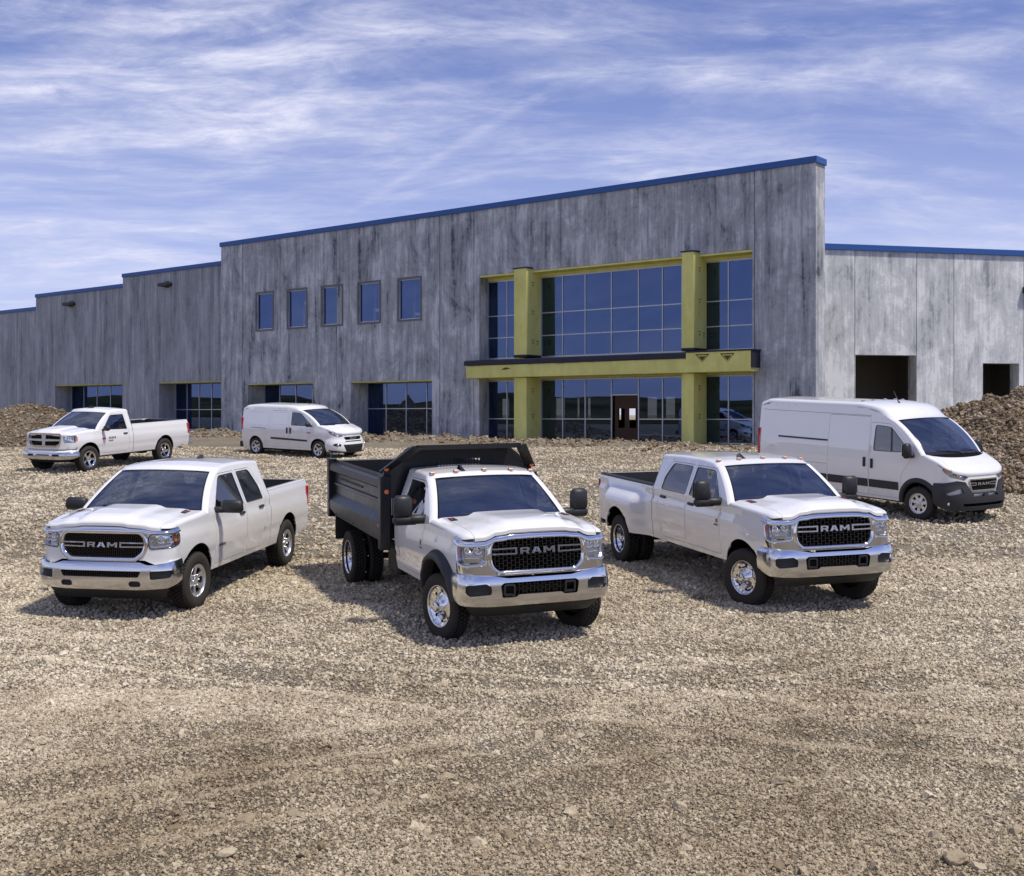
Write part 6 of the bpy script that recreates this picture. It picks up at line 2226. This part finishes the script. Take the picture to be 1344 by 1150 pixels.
    outl = [(-sm, .52), (-.4, .50), (.4, .50), (sm, .52)] + list(zip(s_[::-1], zt_[::-1]))
    fc = patch(S.front(0), outl, [lamp, [(-u, v) for u, v in lamp], grl], .05, .04, False).build('front_fascia', 'white_paint', root)
    headlight(root, S, lamp, 0.0, 'twin2', roundpoly([(.96, 1.075), (1.03, 1.13), (1.01, 1.17), (.92, 1.13)], .01, 2))
    half = [(0, .27), (.9, .27), (sm - .08, .33), (sm + .06, .40), (sm + .06, .84), (sm - .20, .86), (.74, .915), (.55, .885), (.49, .78), (.42, .66), (0, .66)]
    P = [(-u, v) for u, v in half[1:-1]][::-1]
    P = half[1:-1] + [(-u, v) for u, v in half[1:-1]][::-1]
    pocket = roundpoly([(.62, .66), (.92, .60), (1.0, .63), (.66, .77)], .02, 3)
    slot = roundpoly([(-.62, .36), (.62, .36), (.66, .43), (-.66, .43)], .02, 3)
    prof = lambda z: .05 * (1 - np.clip(np.abs(z - .52) / .30, 0, 1) ** 2)
    bf = S.front(.03, prof)
    slot2 = [roundpoly([(.06, .575), (.40, .575), (.38, .625), (.06, .625)], .01, 2)]
    slot2.append([(-u, v) for u, v in slot2[0]])
    bo = patch(bf, roundpoly(P, .03, 3), [pocket, [(-u, v) for u, v in pocket], slot] + slot2, .05, .05, False).build('bumper', 'dark_grey_plastic', root)
    patch(S.front(-.03), [(-1.05, .32), (1.05, .32), (1.05, .84), (-1.05, .84)], [], .1, 0).build('bumper_recess', 'matte_black', bo)
    ring = patch(S.front(.022), insetpoly(grl, -.02), [insetpoly(grl, .008)], .05, .04, False); ring.build('grille_surround', 'chrome', fc)
    gr = patch(S.front(-.06), insetpoly(grl, -.01), [], .1, 0).build('grille', 'matte_black', root)
    hexmesh(gr, S.front(-.01), grl, .09, .032, th=.008)
    for sg in (1, -1):
        q_ = [(.23, .80), (.41, .80), (.41, .815), (.245, .815), (.245, .85), (.42, .85), (.42, .865), (.23, .865)]
        if sg < 0: q_ = [(-u, v) for u, v in q_][::-1]
        patch(S.front(.008), q_, [], .05, .02, False).build('crossbar', 'satin_chrome', gr)
        p0 = S.front(.07)(np.array([.93 * sg]), np.array([.42]))[0]
        MB().lathe([(.035, -.02), (.04, .01), (.001, .015)], 0, 14, 'x', tuple(p0)).build('fog_lamp', 'reflector', bo)
    ram_text(gr, S.front(.012), 0, .832, .06, 1.5, 'satin_chrome')
    mirrors(root, S, 'van'); wipers(root, S); interior(root, S, False)
    underbody(root, S, -4.8, .4, 4.04)
    # roof markers and whip antenna
    G = S.roofgrid
    for k in (7, 11, 15, 19, 23):
        p_ = G[8, k]
        MB().box((0, 0, 0), (.12, .06, .035), 0, .012, (.6, .8)).build('marker_light', 'satin_chrome', root).location = (p_[0], p_[1], p_[2] + .012)
    p_ = G[5, 13]
    MB().tube([(p_[0] + .02, p_[1], p_[2] - .01), (p_[0] - .02, p_[1], p_[2] + .04), (p_[0] - .16, p_[1], p_[2] + .26)], [.028, .014, .005], 0, 8).build('roof_antenna', 'black_plastic', root)
    Rt, wt, Rr = .372, .225, .225
    for (x, st) in ((0, 4), (-4.04, 0)):
        for sg in (1, -1): wheel(root, x, sg * .89, Rt, wt, Rr, 'cover', st, sg, 4)
    return root

def build_small_van():
    S = Shell(W=.915, X0=.90, D=.52, n=2.5, rake=.08, zrake=.5, rocker=.27, zc=.85, belt=1.14, lowin=.06, upin=.02, lean=.17, nosein=.08,
              ft=([-.4, .02, .38, .65, .90], [1.16, 1.13, 1.02, .93, .80]), hr=.07, crown=.06, dome=.02, domew=.35, noselow=.45, cowl=.09,
              A0=(.02, 1.13), A1=(-.92, 1.665), abow=.05, pillar=.09, wbow=.20, wcrown=.04, rr=.11, rcrown=.05, mirror=(-.30, 1.17), whitecap=True)
    xr = -3.84
    S.xtail = xr; S.tailin = .05; S.xroof_end = xr
    S.rockline = lambda x: .27
    S.rs = ([xr, xr + .15, -3.0, -1.6, -.92], [1.60, 1.70, 1.745, 1.74, 1.665])
    M = slope_matrix(-6.44, 42.9, R(56.5))
    root = thing('compact_van', 'small white panel van in front of the ground floor windows on the left', 'van', mx=M)
    greenhouse(root, S, rear=False)
    arches = [(0, .34, .365), (-3.105, .34, .365)]
    dw = roundpoly([(-.30, 1.17), (-.86, 1.60), (-1.30, 1.62), (-1.30, 1.14), (-.60, 1.13)], [.02, .10, .05, .05, .04], 4)
    D1 = roundpoly([(-.46, .34), (-.40, .80), (-.20, 1.13), (-.20, 1.17), (-.86, 1.64), (-1.38, 1.66), (-1.39, .34)], [.04, .10, .05, .04, .10, .06, .05], 4)
    D2 = roundpoly([(-1.402, .34), (-1.402, 1.66), (-2.35, 1.66), (-2.42, 1.0), (-2.60, .72), (-2.60, .34)], [.05, .05, .08, .1, .1, .05], 4)
    ds = [dict(outline=D1, windows=[dw], handle=(-1.31, .95), vertical=True), dict(outline=D2, handle=(-1.48, .95), vertical=True)]
    body_sides(root, S, xr, arches, ds)
    doors(root, S, ds)
    for sg in (1, -1):
        for P_ in (roundpoly([(-1.47, 1.16), (-1.47, 1.60), (-2.28, 1.60), (-2.30, 1.16)], .05, 3), roundpoly([(-2.46, 1.10), (-2.42, 1.60), (-3.50, 1.58), (-3.62, 1.30), (-3.50, 1.12)], .10, 4)):
            b = patch(side_fn(S, .001), P_, [insetpoly(P_, .010)], .2, .006, True)
            if sg < 0: b = b.mirror()
            b.build('panel_seam', 'satin_chrome', root)
        b = patch(side_fn(S, .004), [(-3.35, 1.005), (-2.55, .985), (-2.55, 1.005), (-3.35, 1.02)], [], .2, .01, True)
        if sg < 0: b = b.mirror()
        b.build('slider_rail', 'dark_grey_plastic', root)
        for xa, xb in ((-.50, -1.38), (-1.405, -2.30)):
            b = patch(side_fn(S, .016), [(xa, .58 if xa > -1 else .60), (xb, .60 if xa > -1 else .62), (xb, .665 if xa > -1 else .685), (xa, .64 if xa > -1 else .665)], [], .2, .02, True)
            if sg < 0: b = b.mirror()
            b.build('rub_strip', 'black_plastic', root)
        side_mark(root, S, -.42, .90, .16, .04, 'red_print', sg)
        b = patch(side_fn(S, .006), rrect(xr - .002, .92, xr + .06, 1.35, .02), [], .1, .02, True)
        b.box((xr - .01, float(S.ys(xr, 1.1)) - .05, 1.14), (.05, .14, .42), 0, .012)
        if sg < 0: b = b.mirror()
        b.build('tail_light', 'red_lens', root)
    hood_part(root, S, .88)
    van_back(root, S, xr)
    arch_liners(root, S, arches)
    S.plan(0); sm = S.smax() + .02
    s_, zt_ = top_curve(S, sm)
    lamp = roundpoly([(.46, .80), (.66, .76), (.90, .84), (1.02, .95), (.98, .985), (.72, .93)], [.02, .05, .04, .03, .02, .06], 4)
    grl = roundpoly([(-.42, .76), (-.38, .66), (.38, .66), (.42, .76)], .02, 3)
    fog = roundpoly([(.58, .44), (.80, .44), (.88, .50), (.78, .55), (.60, .53)], .03, 3)
    low = roundpoly([(-.40, .24), (.40, .24), (.52, .50), (-.52, .50)], .04, 3)
    outl = [(-sm - .05, .24), (-.4, .22), (.4, .22), (sm + .05, .24)] + list(zip(s_[::-1], zt_[::-1]))
    prof = lambda z: .07 * (1 - np.clip(np.abs(z - .42) / .28, 0, 1) ** 2)
    fc = patch(S.front(0, prof), outl, [lamp, [(-u, v) for u, v in lamp], grl, fog, [(-u, v) for u, v in fog], low], .05, .05, False).build('front_fascia', 'white_paint', root)
    headlight(root, S, lamp, 0.0, 'twin2', roundpoly([(.90, .89), (.98, .945), (.97, .97), (.88, .93)], .01, 2))
    gr = patch(S.front(-.03), insetpoly(grl, -.02), [], .1, 0).build('grille', 'matte_black', root)
    patch(S.front(.012), insetpoly(grl, -.012), [insetpoly(grl, .010)], .05, .03, False).build('grille_surround', 'gloss_black', gr)
    ram_text(gr, S.front(.006), 0, .71, .05, 1.6, 'satin_chrome')
    patch(S.front(.01, prof), [(-.40, .60), (.40, .60), (.42, .63), (-.42, .63)], [], .1, .01).build('air_slot', 'matte_black', fc)
    lo = patch(S.front(-.01, prof), insetpoly(low, -.02), [], .1, 0).build('lower_intake', 'black_plastic', root)
    for k in range(3): patch(S.front(.01, prof), [(-.42, .30 + k * .06), (.42, .30 + k * .06), (.42, .315 + k * .06), (-.42, .315 + k * .06)], [], .1, .02).build('intake_bar', 'dark_grey_plastic', lo)
    patch(S.front(.012, prof), sym([(0, .20), (.9, .22), (1.05, .26)]) + sym([(0, .25), (.45, .25), (.9, .30), (1.05, .31)])[::-1], [], .1, .03).build('lower_lip', 'black_plastic', root)
    for sg in (1, -1):
        patch(S.front(-.02, prof), [(u * sg, v) for u, v in insetpoly(fog, -.015)], [], .06, 0).build('fog_recess', 'black_plastic', fc)
        p0 = S.front(.0, prof)(np.array([.69 * sg]), np.array([.49]))[0]
        MB().lathe([(.04, -.02), (.045, .01), (.03, .02), (.001, .012)], 0, 14, 'x', tuple(p0)).build('fog_lamp', 'reflector', fc)
    mirrors(root, S, 'car'); wipers(root, S); interior(root, S, False)
    underbody(root, S, -3.6, .4, 3.105)
    G = S.roofgrid; p_ = G[5, 15]
    MB().tube([(p_[0], 0, p_[2] - .01), (p_[0] - .10, 0, p_[2] + .10)], [.022, .006], 0, 8).build('roof_antenna', 'black_plastic', root)
    Rt, wt, Rr = .325, .205, .215
    for (x, st) in ((0, -3), (-3.105, 0)):
        for sg in (1, -1): wheel(root, x, sg * .79, Rt, wt, Rr, 'five', st, sg, 4)
    return root
build_big_van(); build_small_van()

# ------------------------------------------------------------------ single rocks one can pick out
from mathutils import noise as _mn
def mathutils_noise(v): return _mn.noise(Vector(v))
def rock(px, py, size, label, m='gravel_stone', seed=0, flat=.7):
    p_ = on_ground(px, py)
    rs = np.random.RandomState(seed)
    bm = bmesh.new()
    bmesh.ops.create_icosphere(bm, subdivisions=4, radius=.5)
    dirs = rs.normal(size=(15, 3)); dirs /= np.linalg.norm(dirs, axis=1, keepdims=True)
    for v in bm.verts:
        n_ = np.array(v.co) / .5
        k = .5
        for i, d in enumerate(dirs):       # facets
            t_ = float(np.dot(n_, d))
            lim = .27 + .011 * i
            if t_ > 0: k = min(k, lim / max(t_, 1e-3))
        v.co = Vector(n_ * min(k, .5) * (1 + .10 * (mathutils_noise(n_ * 2.2 + seed) ) + .04 * mathutils_noise(n_ * 7 + seed)))
    me = bpy.data.meshes.new('rock'); bm.to_mesh(me); bm.free()
    for pl in me.polygons: pl.use_smooth = False
    me.materials.append(MATS['gravel_stone'])
    o = bpy.data.objects.new('rock', me); COL.objects.link(o)
    o.location = (p_.x, p_.y, p_.z + size * flat * .28)
    o.scale = (size * 1.25, size, size * flat)
    o.rotation_euler = (rs.uniform(-.3, .3), rs.uniform(-.3, .3), rs.uniform(0, 6))
    o['label'] = label; o['category'] = 'rock'; o['group'] = 'larger rocks lying on the gravel'
rock(1256, 1134, .17, 'pale angular rock near the bottom right corner of the gravel', seed=1)
rock(298, 1124, .12, 'pale flat rock at the bottom left of the gravel lot', seed=2)
rock(892, 1064, .13, 'grey wedge shaped rock in the open gravel right of centre', seed=3)
rock(322, 1078, .16, 'broad tan rock slab half buried in the left foreground', seed=4, flat=.45)
rock(1284, 1142, .11, 'small brown rock just right of the pale rock in the corner', seed=5)
rock(1322, 674, .30, 'white lump of rock at the foot of the gravel heap on the right', seed=6)
rock(240, 588, .38, 'grey boulder behind the rear bumper of the far left pickup', seed=7)
rock(1023, 1030, .15, 'rounded tan rock in the right foreground above the wedge rock', seed=8)
